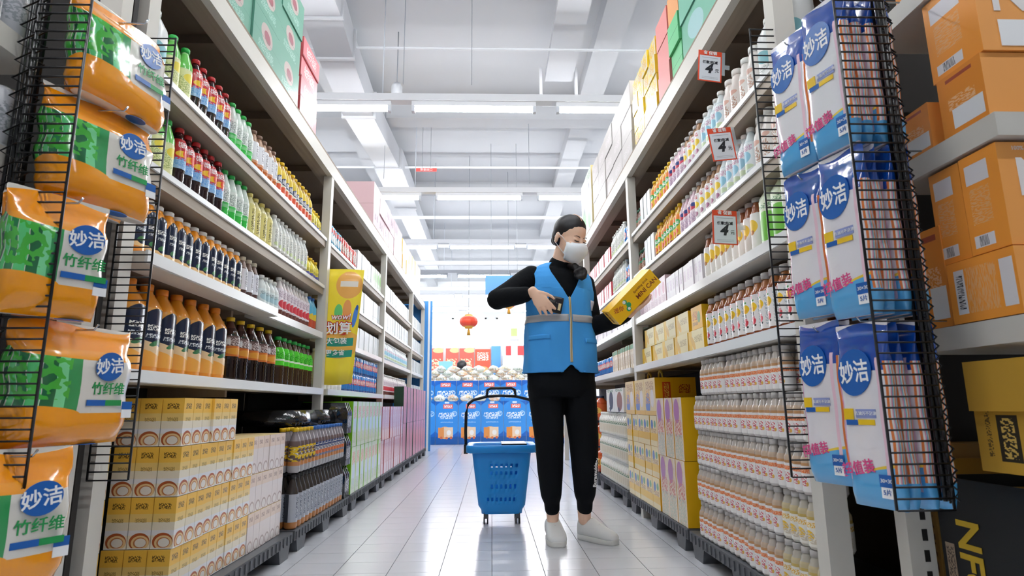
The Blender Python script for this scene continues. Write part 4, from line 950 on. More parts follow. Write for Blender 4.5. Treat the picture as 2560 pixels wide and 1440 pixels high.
for r in range(3):
    for c, (yy, cn) in enumerate(((1.43, 'farther'), (1.255, 'nearer'))):
        for k in range(4 if c == 1 else 2):
            x = .795+k*.037+(0 if c == 0 else -.006); z = RZ[r]-(0 if c == 0 else .025)
            cloth_pack(r*7+c*3+k, x, yy+(.0 if k == 0 else .012), z, math.pi+math.radians(16 if k == 0 else 8),
                       ('%s row, %s blue and white cloth pack with oval logo' % (['top', 'middle', 'bottom'][r], cn)) if k == 0 else 'blue and white cloth pack %s behind the front one, %s row, %s hook' % (nth(k-1), ['top', 'middle', 'bottom'][r], cn), full=(k == 0))
        hk = ob('display_hook', MB().tube([(.98, 0, 0), (.79, 0, 0), (.782, 0, .012)], .0022, 6).mesh('display_hook', MATS['chrome']), None, (0, yy, RZ[r]+.355))
        tag(hk, 'chrome hook carrying the %s row %s cloth packs' % (['top', 'middle', 'bottom'][r], cn), 'hook', 'display hooks')

# ================================================================ END UNITS NEXT TO THE CAMERA
def endunit(s, X, y0, y1, zs, label):
    t = empty('end_shelf_unit', label, 'shelving', (X, y0, 0), 0, 'end shelf units')
    W = 1.1
    def bx(name, xa, xb, ya, yb, za, zb, m, par=t):
        a, b = sorted((s*xa, s*xb)); return ob(name, boxmesh(name, a, b, ya-y0, yb-y0, za, zb, m), par)
    bx('back_panel', .02, W, y1-.02, y1, 0, 2.15, backm)
    return t, bx
tL, bxL = endunit(-1, -.985, .9, 1.57, (), 'end shelf unit stacked with white cans')
bxL('upright', .02, .08, 1.5, 1.545, 0, 2.1, steel)
for z in (1.41, 1.165, .92, .68, .44): bxL('shelf', 0, 1.0, .9, 1.24, z-.05, z, steel)
tR, bxR = endunit(1, 1.0, 1.08, 1.54, (), 'end shelf unit stacked with orange juice cartons')
up = bxR('upright', -.055, .005, 1.42, 1.46, 0, 2.1, steel)
sl = MB()
for i in range(46): sl.box(.0, .012, -.0012, .0, .06+i*.045, .085+i*.045)
tag(ob('slot', sl.mesh('slot', lockm), up, (-.022, 1.42-1.08, 0)), kind='stuff')
for z in (.8, 1.205, 1.6): bxR('shelf', 0, 1.0, 1.075, 1.42, z-.05, z, steel)
bxR('shelf', 0, 1.0, 1.0, 1.42, .1, .14, steel)
# cans on the end unit
for li, (z, ys) in enumerate(((1.41, (1.03, 1.11, 1.19)), (1.165, (1.03, 1.11, 1.19)), (.92, (1.03, 1.11, 1.19)), (.68, (1.03, 1.11, 1.19)), (.44, (1.03, 1.11, 1.19)))):
    for L in range(2 if li in (1, 2) else 1):
        if li == 1 and L == 1: zz = z+.131
        else: zz = z+L*.131
        if zz+.13 > 2: continue
        for r in range(2):
            for q, y in enumerate(ys):
                if L == 1 and li == 1 and zz+.13 > 1.36+.01: continue
                put('wcan', (-1.03-r*.08+random.uniform(-.004, .004), y, zz+.001), 0, '%s white can, %s row, %s shelf of the can unit%s' % (nth(q), ['front', 'back'][r], nth(li), ', stacked' if L else ''), 'white cans on the end unit', simple=False)
# orange juice cartons
orf = pmat('orange_carton_side', 'fba23a', [('r', .42, .8, .3, .1, 'e8e4e6'), ('t', .42, .47, .26, .18, 'f4b678', 2.2, 14), ('r', .38, .12, .26, .06, 'e6e6ea'), ('t', .36, .12, .12, .05, '33363e', 22, .4)], .45)
orl = pmat('orange_carton_lying', 'fba23a', [('r', .87, .5, .09, .36, 'e8e4e6'), ('t', .5, .5, .22, .36, 'f4b678', 14, 2.2), ('r', .18, .5, .08, .36, 'e6e6ea'), ('t', .18, .5, .05, .28, '33363e', .4, 20)], .45)
orc = pmat('orange_carton_small', 'ec9330', [('r', .5, .9, .3, .03, 'a84a30'), ('r', .6, .24, .34, .16, 'eceef0'), ('t', .5, .5, .3, .1, 'f6c290', 3, 4)], .45)
orp = mat('orange_carton_plain', 'fbab56', .5); ors = mat('orange_top', 'ee9a44', .5)
wlet = mat('white_lettering', 'f6f0ec', .5)
def ocarton(x, y0, y1, z0, z1, m, label, nfc=None):
    b = MB().box(0, .28, 0, y1-y0-.003, 0, z1-z0-.002, (0, 1, 2)).mesh('juice_carton', [m, orp, ors])
    t = tag(ob('juice_carton', b, None, (x, y0, z0+.001)), label, 'carton', 'orange juice cartons on the end unit')
    if nfc:
        H = z1-z0
        ob('lettering', textmesh('NFC', .11 if H > .15 else .05, wlet, 'LEFT', bold=.002), t, (.03, -.0006, H*.63), (math.pi/2, 0, 0))
        ob('lettering', textmesh('100% NFC 橙汁', .012, wlet, 'LEFT'), t, (.03, -.0006, H*.93), (math.pi/2, 0, 0))
        ob('print_patch', p_white, t, M=frame((.14, -.0002, H*.2), (1, 0, 0), (0, 0, 1)) @ Matrix.Diagonal((.1, H*.15, 1, 1)))
    return t
ocarton(1.004, 1.09, 1.19, .935, 1.148, orf, 'upright orange carton with barcode, nearer of the pair above the lower shelf', True)
ocarton(1.008, 1.193, 1.285, .935, 1.148, orf, 'upright orange carton with barcode, farther of the pair above the lower shelf')
ocarton(1.0, 1.085, 1.262, .801, .934, orl, 'orange carton lying on its side under the two upright ones', True)
ocarton(1.006, 1.27, 1.345, .801, 1.03, orc, 'narrow orange carton beside the wire cage on the lower shelf')
ocarton(1.004, 1.09, 1.215, 1.206, 1.345, orc, 'lower orange carton at the corner of the upper shelf')
ocarton(1.01, 1.085, 1.23, 1.346, 1.545, orf, 'big orange carton stacked at the corner of the upper shelf', True)
ocarton(1.006, 1.25, 1.36, 1.206, 1.32, orc, 'small orange carton at the back of the upper shelf')
ocarton(1.004, 1.2, 1.3, 1.602, 1.75, orc, 'orange carton on the highest end shelf')
# kraft and black cartons below
kr = mat('yellow_kraft', 'c79a32', .6, grain=.06, gs=8); krp = pmat('kraft_print', 'c79a32', [('r', .5, .45, .16, .3, '2a2212'), ('t', .5, .45, .1, .26, 'd8b45a', 1.5, 7), ('t', .2, .5, .04, .3, '6a5020', 1, 12)], .6)
t = empty('kraft_carton', 'open yellow kraft carton above the black one', 'carton', (1.0, 1.09, .5))
ob('body', MB().box(.002, .3, 0, .155, .001, .15, (0, 1, 1)).mesh('body', [krp, kr]), t)
ob('flap', MB().box(-.012, .004, .0, .15, .12, .22).mesh('flap', kr), t)
ob('flap', MB().box(.0, .28, .155, .165, .14, .2).mesh('flap', kr), t)
blk = mat('black_carton', '070b12', .45, spec=.4); kin = mat('kraft_inside', 'b98c2c', .7)
yl_ = mat('yellow_lettering', 'd8b020', .5)
t = empty('black_carton', 'open black carton with tall yellow letters on its side', 'carton', (1.0, 1.06, .142))
ob('body', MB().box(0, .004, 0, .33, 0, .335).box(.296, .3, 0, .33, 0, .335).box(0.004, .296, 0, .004, 0, .335).box(0.004, .296, .326, .33, 0, .335).box(.004, .296, .004, .326, 0, .1).mesh('body', blk), t)
ob('flap', MB().box(.0, .3, .33, .334, .3, .37).box(.01, .29, .02, .31, .305, .309).mesh('flap', kin), t)
M = frame((-.0012, .1, .17), (0, 0, -1), (0, -1, 0))
ob('lettering', textmesh('NFC', .085, yl_, bold=.002), t, M=frame((-.0012, .25, .17), (0, 0, -1), (0, -1, 0)))
ob('print_patch', MB().box(-1, 1, -1, 1, 0, .001).mesh('print_patch', pmat('black_side_print', 'a08a74', [('t', .5, .5, .4, .45, '4a3c30', 3, 12)])), t, M=frame((-.0002, .305, .12), (0, -1, 0), (0, 0, 1)) @ Matrix.Diagonal((.013, .075, 1, 1)))
kp = pmat('brown_case_print', 'a8813f', [('t', .6, .7, .06, .25, '5a4420', 1, 10), ('t', .8, .5, .07, .4, '5a3420', 1, 9)], .6)
tag(ob('brown_carton', MB().box(0, .25, 0, .09, 0, .4, (0, 1, 1)).mesh('brown_carton', [kp, mat('brown_case', 'a8813f', .6)]), None, (1.02, 1.425, .141)), 'brown carton on the floor behind the slotted post', 'carton')

# ================================================================ PRICE SIGNS, BANNER
redf = mat('sign_red', 'e8502e', .35); signw = mat('sign_white', 'e9edf4', .2, spec=.6)
darkp = mat('dark_print', '23252e', .4); sleeve = mat('clear_sleeve', 'cfd8de', .1, spec=.6, alpha=.35)
def price_sign(x, y, z, rz, ry, label):
    w_, h_ = .088, .122
    t = empty('price_sign', label, 'sign', (x, y, z), 0, 'promotional price signs')
    t.rotation_euler = (0, ry, rz)
    ob('card', MB().box(-w_/2, w_/2, 0, .0015, -h_/2, h_/2).mesh('card', redf), t)
    ob('print_patch', MB().box(-w_/2+.005, w_/2-.005, -.0008, 0, -h_/2+.004, h_/2-.02).mesh('print_patch', signw), t)
    rot = (math.pi/2, 0, 0)
    ob('lettering', textmesh('省 促销', .0155, wp, bold=.0006), t, (0, -.0012, h_/2-.0095), rot)
    ob('lettering', textmesh('任意2瓶减', .0125, darkp, bold=.0003), t, (0, -.0014, .014), rot)
    ob('lettering', textmesh('4', .05, darkp, bold=.0022, shear=.25), t, (-.006, -.0014, -.012), rot)
    ob('lettering', textmesh('元', .016, darkp), t, (.026, -.0014, -.018), rot)
    ob('print_patch', MB().box(-.03, .03, -.001, 0, -.0452, -.044).box(-.03, .03, -.001, 0, -.0502, -.049).box(-.03, .03, -.001, 0, .0322, .0337).mesh('print_patch', mat('grey_print', 'a8adb8', .5)), t)
    ob('sleeve', MB().box(w_/2, w_/2+.012, .0, .001, -h_/2+.03, h_/2).mesh('sleeve', sleeve), t)
    ob('clip', MB().box(w_/2-.01, w_/2+.03, .001, .004, -.004, .012).mesh('clip', sleeve), t)
price_sign(.797, 1.97, 1.845, .05, .1, 'uppermost red and white price sign')
price_sign(.812, 1.955, 1.535, .06, -.13, 'middle red and white price sign')
price_sign(.805, 1.97, 1.235, .05, .04, 'lowest red and white price sign')

bt = empty('promotion_banner', 'yellow hanging promotion banner wrapped around the juice rack post', 'banner', (-.985, 3.69, .76))
ym = pmat('banner_yellow', 'ffe63c', [('e', .7, .86, .3, .12, 'f4b45a'), ('r', .7, .87, .2, .025, 'f8f2e8'), ('e', .5, .62, .1, .07, '6ecf7a'), ('e', .7, .64, .1, .09, 'f4a45a'), ('e', .9, .58, .05, .1, '4a86d8', -20), ('e', .93, .66, .03, .025, '2a5ab0'), ('e', .6, .34, .5, .12, 'f8bf52'), ('r', .6, .36, .32, .035, '1f9a82'), ('r', .6, .26, .32, .03, '1f9a82')], .3, coat=.3)
rings = []
for j in range(9):
    q = j/8; zz = .02+.70*q; row = []
    for i in range(9):
        p = i/8; x = -.075+p*(.215+.05*q); row.append((x, -.008+.05*max(0, p-.45)**2*2, zz-.012*math.sin(p*3.1)*(1-q)))
    rings.append(row)
m_ = MB(); m_.loft(rings, caps=False, closed=False)
m_.uv = [[(u*9/8, v) for u, v in f] for f in m_.uv]
bo = ob('sheet', m_.mesh('sheet', ym), bt)
md = bo.modifiers.new('thickness', 'SOLIDIFY'); md.thickness = .002; md.offset = 1
redo = mat('banner_red', 'd23a2e', .4)
def bl(txt, size, m1, x, z, bold=.001, sh=0):
    ob('lettering', textmesh(txt, size, m1, bold=bold, shear=sh), bt, (x-.015, -.0115, z), (math.pi/2, 0, .0))
bl('wow!', .052, redo, .08, .42, .0035, .2); 
ob('lettering', textmesh('wow!', .052, wp, bold=.0006, shear=.2), bt, (.065, -.0132, .42), (math.pi/2, 0, .0))
bl('划算', .078, redo, .07, .345, .006); ob('lettering', textmesh('划算', .078, wp, bold=.001), bt, (.055, -.0132, .345), (math.pi/2, 0, .0))
bl('大包装', .042, wp, .06, .27, .0008); bl('更多省', .038, wp, .055, .2, .0008)

# ================================================================ FAR END OF THE AISLE
bdm = pmat('display_board_blue', '1c63bd', [('e', .5, .6, .7, .42, '3d93e0'), ('r', .5, .08, .5, .1, '0f56a0'), ('r', .55, .88, .22, .05, 'f2705c'), ('t', .55, .88, .17, .03, 'ffffff', 4, 1), ('r', .5, .97, .1, .02, 'e8f0f4'),
     ('t', .5, .69, .38, .045, 'f2f8fc', 7, .9), ('t', .46, .62, .3, .035, 'e2f0fa', 6, .9), ('o', .84, .71, .12, .06, 'bfe2fa', .3), ('t', .5, .51, .28, .015, 'a8d0f0', 14, 1),
     ('e', .42, .27, .3, .14, 'f2b070'), ('r', .34, .27, .22, .12, 'ea9648'), ('r', .58, .28, .2, .115, 'f3d3b0'), ('e', .6, .27, .1, .06, 'f8f2ea'), ('e', .26, .155, .06, .03, 'd86a3a'), ('e', .5, .15, .06, .03, 'e07a48'), ('e', .7, .155, .06, .03, 'd86a3a')], .3, coat=.3)
ct_ = empty('promotion_counter', 'low blue-fronted counter across the end of the aisle', 'counter', (0, 10.5, 0))
ctm = mat('counter_white', 'e6e8ea', .5)
ob('lower_shelf', boxmesh('lower_shelf', -1.85, 1.85, 0, .9, 0, .7, ctm), ct_)
ob('upper_shelf', boxmesh('upper_shelf', -1.85, 1.85, .32, .9, .7, 1.06, ctm), ct_)
bw = .385
for i in range(9):
    x = -1.72+i*bw+.19
    tag(ob('display_board', MB().box(-bw/2+.004, bw/2-.004, -.02, 0, 0, .715, (1, 0, 1)).mesh('display_board', [bdm, mat('board_edge', '1c63bd', .4)]), None, (x, 10.5, .002)), '%s blue board with orange truck picture, lower tier' % nth(i), 'board', 'blue promotion boards')
    tag(ob('display_board', MB().box(-bw/2+.004, bw/2-.004, -.02, 0, 0, .37, (1, 0, 1)).mesh('display_board', [pmat('display_board_upper', '1c63bd', [('e', .5, .3, .7, .6, '2f86d8'), ('r', .5, .8, .24, .1, 'f2705c'), ('t', .5, .8, .19, .06, 'ffffff', 4, 1), ('t', .5, .42, .4, .1, 'f2f8fc', 7, .9), ('t', .46, .24, .3, .08, 'e2f0fa', 6, .9), ('o', .84, .42, .12, .13, 'bfe2fa', .3)], .3), MATS['board_edge']]), None, (x-.05, 10.815, .708)),
        '%s blue board with red tag, upper tier' % nth(i), 'board', 'blue promotion boards')
def blob(n=10, rx=.1, ry=.08, rz=.06, seed=0, nm='bread_bag', m=None):
    b = MB(); r = random.Random(seed); rings = []
    for j in range(6):
        t = j/5; rr = math.sin(math.pi*(.12+.8*t)); rings.append([(rx*rr*math.cos(2*math.pi*i/n)*(1+r.uniform(-.12, .12)), ry*rr*math.sin(2*math.pi*i/n)*(1+r.uniform(-.12, .12)), rz*2*t+r.uniform(-.006, .006)) for i in range(n)])
    b.loft(rings); return b.mesh(nm, m)
brm = [pmat('bread_bag%d' % i, b_, [('n', c_, 4, .5), ('n', 'f4f4f2', 7, .6), ('t', .5, .5, .2, .2, '7a8a80', 6, 4)], .25, coat=.4) for i, (b_, c_) in enumerate((('ece6de', 'e6c79c'), ('f0ece8', 'dfe6d2'), ('efe6da', 'e2b48c')))]
bms = [blob(seed=i, rx=.12, ry=.1, rz=.065, m=brm[i]) for i in range(3)]
for L in range(3):
    for i in range(14-L):
        tag(ob('bread_bag', bms[(i+L) % 3], None, (-1.6+i*.235+L*.1+random.uniform(-.03, .03), 11.05+random.uniform(-.03, .03)+L*.05, 1.062+L*.085), (0, 0, random.uniform(0, 3))), '%s bag of pale bread in the %s layer on the counter' % (nth(i), ['bottom', 'middle', 'top'][L]), 'bread bag', 'bagged bread heaped on the counter')
for i in range(6):
    tag(ob('bread_bag', bms[i % 3], None, (-1.15+i*.24, 10.68, .702), (0, 0, i)), '%s bread bag on the lower ledge of the counter' % nth(i), 'bread bag', 'bagged bread on the ledge')
# posters on a low partition
par = tag(ob('display_partition', boxmesh('display_partition', -2.6, 2.8, 13.3, 13.36, 0, 1.95, ctm)), 'white partition carrying the red posters', 'partition')
post = pmat('red_poster', 'e8573c', [('r', .5, .95, .5, .06, 'd8c8c4'), ('t', .5, .72, .36, .05, 'ffd8c8', 5, 1), ('t', .5, .6, .36, .06, 'ffffff', 4, 1), ('t', .5, .5, .36, .06, 'ffe8d0', 4, 1), ('e', .5, .08, .4, .14, 'f2b070')], .4)
post2 = pmat('red_poster2', 'ea6050', [('r', .5, .97, .5, .04, 'dfe6f0'), ('e', .7, .85, .4, .1, 'f4c890'), ('t', .45, .4, .4, .12, 'fbe4b8', 2.4, 1.4), ('t', .45, .14, .4, .12, 'fbe4b8', 2.4, 1.4)], .4)
xs = [(-1.38, -1.06, post2), (-1.0, -.72, post2), (-.7, -.38, post2), (-.36, -.02, post), (.8, 1.1, post2)]
for k, (a, b, m_) in enumerate(xs):
    tag(ob('promotion_poster', MB().box(a, b, 0, .02, 0, .56, (0, 0, 0)).mesh('promotion_poster', m_), None, (0, 13.26, 1.36)), '%s red poster on the partition beyond the counter' % nth(k), 'poster', 'red posters beyond the counter')
tag(ob('blue_poster', boxmesh('blue_poster', .0, .2, 0, .03, 1.3, 1.92, mat('sky_blue_panel', '5aa2ee', .4)), None, (0, 13.24, 0)), 'plain blue poster between the posters and the white stand', 'panel')
tag(ob('red_poster', boxmesh('red_poster', .32, .47, 0, .03, 1.72, 1.92, mat('poster_red', 'e8474a', .4)), None, (0, 13.24, 0)), 'small red poster above the white stand', 'panel')
tag(ob('red_poster', boxmesh('red_poster', .53, .86, 0, .02, 1.72, 1.92, MATS['poster_red']), None, (0, 13.24, 0)), 'wide red poster close to the vest', 'panel')
tag(ob('white_stand', MB().box(.24, .66, -.3, 0, 0, 1.68).box(.42, .56, -.2, -.1, 1.68, 2.1).box(.4, .6, -.22, -.08, 2.02, 2.06).mesh('white_stand', mat('stand_white', 'dfe3ea', .5)), None, (0, 13.1, 0)), 'white display stand with a small green sign on top', 'stand')
tag(ob('green_sign', boxmesh('green_sign', .42, .56, -.02, 0, 2.1, 2.28, mat('green_sign', 'b4d87a', .4)), None, (0, 12.99, 0)), 'small green card on top of the white stand', 'sign')
tag(ob('teal_board', MB().loft([[(-1.08, 0, 1.3), (-.82, 0, 1.3), (-.82, .02, 1.3), (-1.08, .02, 1.3)], [(-1.1, 0, 1.55), (-.8, 0, 1.55), (-.8, .02, 1.55), (-1.1, .02, 1.55)]], smooth=False).mesh('teal_board', mat('teal_card', '84c4cf', .5)), None, (0, 12.6, 0)), 'small teal card standing behind the bread', 'sign')
tag(ob('card_post', MB().tube([(-.95, 12.61, 0), (-.95, 12.61, 1.32)], .012, 6).mesh('card_post', ctm)), 'thin post holding the teal card', 'post')
# people far behind the counter: only the crown of a head shows
hairm = mat('hair_dark', '17141a', .35, spec=.5)
t = empty('person', 'person far behind the bread, only the dark-haired top of the head shows', 'person', (-.62, 12.7, 0), 0)
hb = MB().lathe([(.02, 0), (.12, .03), (.15, .5), (.16, .8), (.19, 1.1), (.17, 1.22), (.07, 1.3), (.06, 1.33), (.085, 1.37), (.098, 1.44), (.09, 1.51), (.05, 1.55), (.01, 1.56)], 14, sx=1, sy=.7)
ob('body', hb.mesh('body', mat('staff_grey', '6a6f78', .7)), t)
ob('hair', MB().lathe([(.09, 1.4), (.104, 1.45), (.1, 1.52), (.06, 1.57), (.01, 1.58)], 14, sx=1, sy=.9).mesh('hair', hairm), t)
# lanterns
lr = pmat('lantern_red', 'e8492c', [('r', .5, .92, .5, .08, 'e8b04a'), ('r', .5, .08, .5, .08, 'e8b04a')], .4)
gold = mat('lantern_gold', 'e8a93a', .4)
def lantern(x, y, z, R, label):
    t = empty('paper_lantern', label, 'lantern', (x, y, z), 0, 'red paper lanterns')
    b = MB(); n = 24; pr = [(R*math.cos(a)*1.0+.0, R*.72*math.sin(a)) for a in [(-1.2+2.4*i/10) for i in range(11)]]
    for r_, zz in pr: pass
    rings = [[((r_*(1+.02*(i % 2)))*math.cos(2*math.pi*i/n), (r_*(1+.02*(i % 2)))*math.sin(2*math.pi*i/n), zz) for i in range(n)] for r_, zz in pr]
    b.loft(rings, smooth=False); ob('shade', b.mesh('shade', lr), t)
    ob('collar', MB().lathe([(R*.42, -R*.76), (R*.42, -R*.66)], 14).lathe([(R*.42, R*.66), (R*.42, R*.76)], 14).mesh('collar', gold), t)
    ob('tassel', MB().lathe([(.012, -R*1.1), (.03, -R*1.5), (.02, -R*.95), (.006, -R*.76)], 8).mesh('tassel', gold), t)
    ob('cord', MB().tube([(0, 0, R*.76), (0, 0, 4.75-z)], .004, 5).mesh('cord', MATS['hanger_rod_grey']), t)
lantern(-.36, 9.5, 1.95, .145, 'red paper lantern with gold tassel hanging over the counter')
lantern(.3, 10.2, 2.36, .12, 'smaller red lantern half hidden by the sleeve')
hs = empty('hanging_sign', 'pale blue hanging aisle sign half hidden by the sleeve', 'sign', (.2, 9.0, 2.55))
ob('panel', boxmesh('panel', -.29, .3, 0, .02, -.25, .04, mat('aisle_sign_blue', '4684d2', .4)), hs)
ob('cord', MB().tube([(-.2, .01, .04), (-.2, .01, 2.2)], .003, 5).tube([(.2, .01, .04), (.2, .01, 2.2)], .003, 5).mesh('cord', MATS['hanger_rod_grey']), hs)
# tall blue board at the end of the juice rack
be = empty('rack_end_board', 'tall blue and white board closing the far end of the juice rack', 'board', (-1.05, 9.02, 0))
ob('panel', boxmesh('panel', -.5, .16, 0, .03, 0, 2.2, mat('end_blue', '3f8fd8', .4)), be); ob('edge_strip', boxmesh('edge_strip', .1, .13, -.004, 0, 0, 2.2, white), be)

# ================================================================ ROLLING BASKET
bkm = mat('basket_blue', '1693e8', .35, spec=.5); bkd = mat('basket_handle_black', '0b0d12', .35)
bkt = empty('rolling_basket', 'blue plastic rolling basket with raised black handle standing on the tiles', 'basket', (.055, 3.58, 0))
def rrect(hx, hy, r, z, n=80):
    pts = []
    per = [(hx-r, hy-r, 0), (-(hx-r), hy-r, 90), (-(hx-r), -(hy-r), 180), (hx-r, -(hy-r), 270)]
    # equal-step walk round the outline
    out = []
    for k in range(4):
        cx_, cy_, a0 = per[k]; c2 = per[(k+1) % 4]
        for i in range(6): a = math.radians(a0+90*i/5); out.append((cx_+r*math.cos(a), cy_+r*math.sin(a)))
    L = [0]
    m = len(out)
    for i in range(m): a, b = out[i], out[(i+1) % m]; L.append(L[-1]+math.hypot(b[0]-a[0], b[1]-a[1]))
    T = L[-1]; res = []; j = 0
    for q in range(n):
        d = T*q/n
        while L[j+1] < d: j += 1
        f = (d-L[j])/max(1e-9, L[j+1]-L[j]); a, b = out[j], out[(j+1) % m]
        res.append((a[0]+(b[0]-a[0])*f, a[1]+(b[1]-a[1])*f, z))
    return res
zs = [.055, .075, .1, .125, .145, .165, .19, .215, .24, .265, .285, .305, .325, .345, .375, .40]
b = MB(); N = 80; rings = []
for z in zs:
    t = (z-.055)/.345; step = .012 if z > .085 else 0
    rings.append(rrect(.112+.042*t+step, .1+.035*t+step, .035, z, N))
for r in rings: b.v += r
for j in range(len(zs)-1):
    for i in range(N):
        p = rings[j][i]; hole = False
        front = abs(p[1]) > .085 and abs(p[0]) < .082; sd_ = abs(p[0]) > .1 and abs(p[1]) < .07
        if (front or sd_) and j in (3, 6, 9, 11) and i % 2 == 0: hole = True
        if hole: continue
        b.face([j*N+i, j*N+(i+1) % N, (j+1)*N+(i+1) % N, (j+1)*N+i], 0, None, True)
b.face([i for i in range(N-1, -1, -1)], 0, [(0, 0)]*N)
body = ob('body', b.mesh('body', bkm), bkt)
md = body.modifiers.new('wall', 'SOLIDIFY'); md.thickness = .0035; md.offset = -1
def rimloft(dims): 
    m = MB(); m.loft([rrect(hx, hy, r, z, 40) for hx, hy, r, z in dims], caps=False); return m
rim = rimloft([(.165, .147, .04, .385), (.19, .168, .035, .383), (.197, .174, .035, .387), (.197, .174, .035, .42), (.192, .17, .035, .425), (.165, .147, .04, .42), (.158, .14, .04, .405), (.158, .14, .04, .39)])
ob('rim', rim.mesh('rim', bkm), bkt)
ob('inner_lid', MB().box(-.0, .14, -.14, .13, .424, .431).mesh('inner_lid', bkd), bkt)
hd = MB(); hy0 = -.06
H = [(-.2, hy0, .385), (-.203, hy0, .5), (-.2, hy0, .6), (-.188, hy0, .65), (-.16, hy0, .672), (-.085, hy0, .69), (-.078, hy0, .728), (-.06, hy0, .738), (.06, hy0, .738), (.078, hy0, .728), (.085, hy0, .69), (.16, hy0, .672), (.188, hy0, .65), (.2, hy0, .6), (.203, hy0, .5), (.2, hy0, .385)]
ob('handle', hd.tube(H, .0085, 8).mesh('handle', bkd), bkt)
ob('handle_bar', MB().tube([(-.09, hy0, .69), (0, hy0, .695), (.09, hy0, .69)], .008, 8).mesh('handle_bar', bkd), bkt)
for sx in (-1, 1):
    ob('pivot', MB().box(*sorted((sx*.19, sx*.212)), hy0-.018, hy0+.018, .375, .425).mesh('pivot', bkd), bkt)
    for sy in (-1, 1):
        c = ob('caster', MB().box(sx*.088-.012, sx*.088+.012, sy*.08-.014, sy*.08+.014, .03, .06).mesh('caster', MATS['pallet_plastic']), bkt)
        w_ = MB()
        for dx in (-.013, .006): w_.tube([(sx*.088+dx, sy*.08, .02), (sx*.088+dx+.007, sy*.08, .02)], .0195, 14)
        ob('wheel', w_.mesh('wheel', bkd), c)

# ================================================================ THE SHOP WORKER
skin = mat('skin', 'f6cdb2', .5, spec=.35, grain=.03, gs=9)
blackc = mat('black_knit', '0a0d12', .85, spec=.2, bump=.25, gs=60)
trm = mat('black_jersey', '05090f', .8, spec=.2, bump=.15, gs=25)
vestm = mat('blue_vest', '48a6f4', .7, spec=.25, bump=.35, gs=12)
shoem = mat('white_leather', 'eef0f0', .45, spec=.4, bump=.1, gs=30)
PX0, PY0 = .337, 3.0
person = empty('person', 'masked shop worker in blue vest and black clothes scanning a yellow box', 'person', (PX0, PY0, 0))
def W2(p): return Vector((p[0]-PX0, p[1]-PY0, p[2]))
def ringsect(c, u, v, ru, rv, n=18, ex=2.2):
    out = []
    for i in range(n):
        a = 2*math.pi*i/n; ca, sa = math.cos(a), math.sin(a)
        r = 1/((abs(ca)**ex+abs(sa)**ex)**(1/ex)); out.append(tuple(Vector(c)+u*(ru*r*ca)+v*(rv*r*sa)))
    return out
def limb(mb, pts, rad, n=14, ref=(0, 1, 0)):
    """tapered limb through pts; rad: radius or (across, along ref)"""
    pts = [Vector(p) for p in pts]; k = len(pts); rings = []
    for j, p in enumerate(pts):
        d = (pts[min(k-1, j+1)]-pts[max(0, j-1)]).normalized()
        rf = Vector(ref)
        if abs(d.dot(rf)) > .93: rf = Vector((1, 0, 0))
        u = d.cross(rf).normalized(); v = u.cross(d).normalized()
        r = rad[j]; ru, rv = r if isinstance(r, tuple) else (r, r)
        rings.append((p, u, v, ru, rv, d))
    p, u, v, ru, rv, d = rings[0]; pre = [ringsect(p-d*min(ru, rv)*.7, u, v, ru*.45, rv*.45, n), ringsect(p-d*min(ru, rv)*.35, u, v, ru*.85, rv*.85, n)]
    p2, u2, v2, ru2, rv2, d2 = rings[-1]; post_ = [ringsect(p2+d2*min(ru2, rv2)*.35, u2, v2, ru2*.85, rv2*.85, n), ringsect(p2+d2*min(ru2, rv2)*.7, u2, v2, ru2*.45, rv2*.45, n)]
    mb.loft(pre+[ringsect(q[0], q[1], q[2], q[3], q[4], n) for q in rings]+post_)
def ball(mb, c, r, rot=None, n=14, k=9):
    R = rot or Matrix.Identity(3); rings = []
    for j in range(k):
        a = math.pi*(j+.5)/k; rr, zz = math.sin(a), -math.cos(a)
        rings.append([tuple(Vector(c)+R @ Vector((r[0]*rr*math.cos(2*math.pi*i/n), r[1]*rr*math.sin(2*math.pi*i/n), r[2]*zz))) for i in range(n)])
    mb.loft(rings)
def fuse(mb, name, m, voxel, smooth=4, parent=person, colour=None):
    """grow the overlapping volumes of mb into one continuous skin"""
    me = mb.mesh(name, m); t = bpy.data.objects.new('tmp', me); COL.objects.link(t)
    r = t.modifiers.new('r', 'REMESH'); r.mode = 'VOXEL'; r.voxel_size = voxel; r.use_smooth_shade = True
    s = t.modifiers.new('s', 'SMOOTH'); s.factor = .5; s.iterations = smooth
    bpy.context.view_layer.update()
    me2 = bpy.data.meshes.new_from_object(t.evaluated_get(bpy.context.evaluated_depsgraph_get())); me2.name = name
    bpy.data.objects.remove(t)
    ms = m if isinstance(m, list) else [m]
    me2.materials.clear()
    for q in ms: me2.materials.append(q)
    if colour:
        for p in me2.polygons: p.material_index = colour(p.center)
    for p in me2.polygons: p.use_smooth = True
    return ob(name, me2, parent)
TH = math.radians(16)
ct_, st_ = math.cos(TH), math.sin(TH)
TX, TY = .345, 3.0
def T(x, y, z, cx_=TX): return W2((cx_+x*ct_-y*st_, TY+x*st_+y*ct_, z))
U, V = Vector((ct_, st_, 0)), Vector((-st_, ct_, 0))

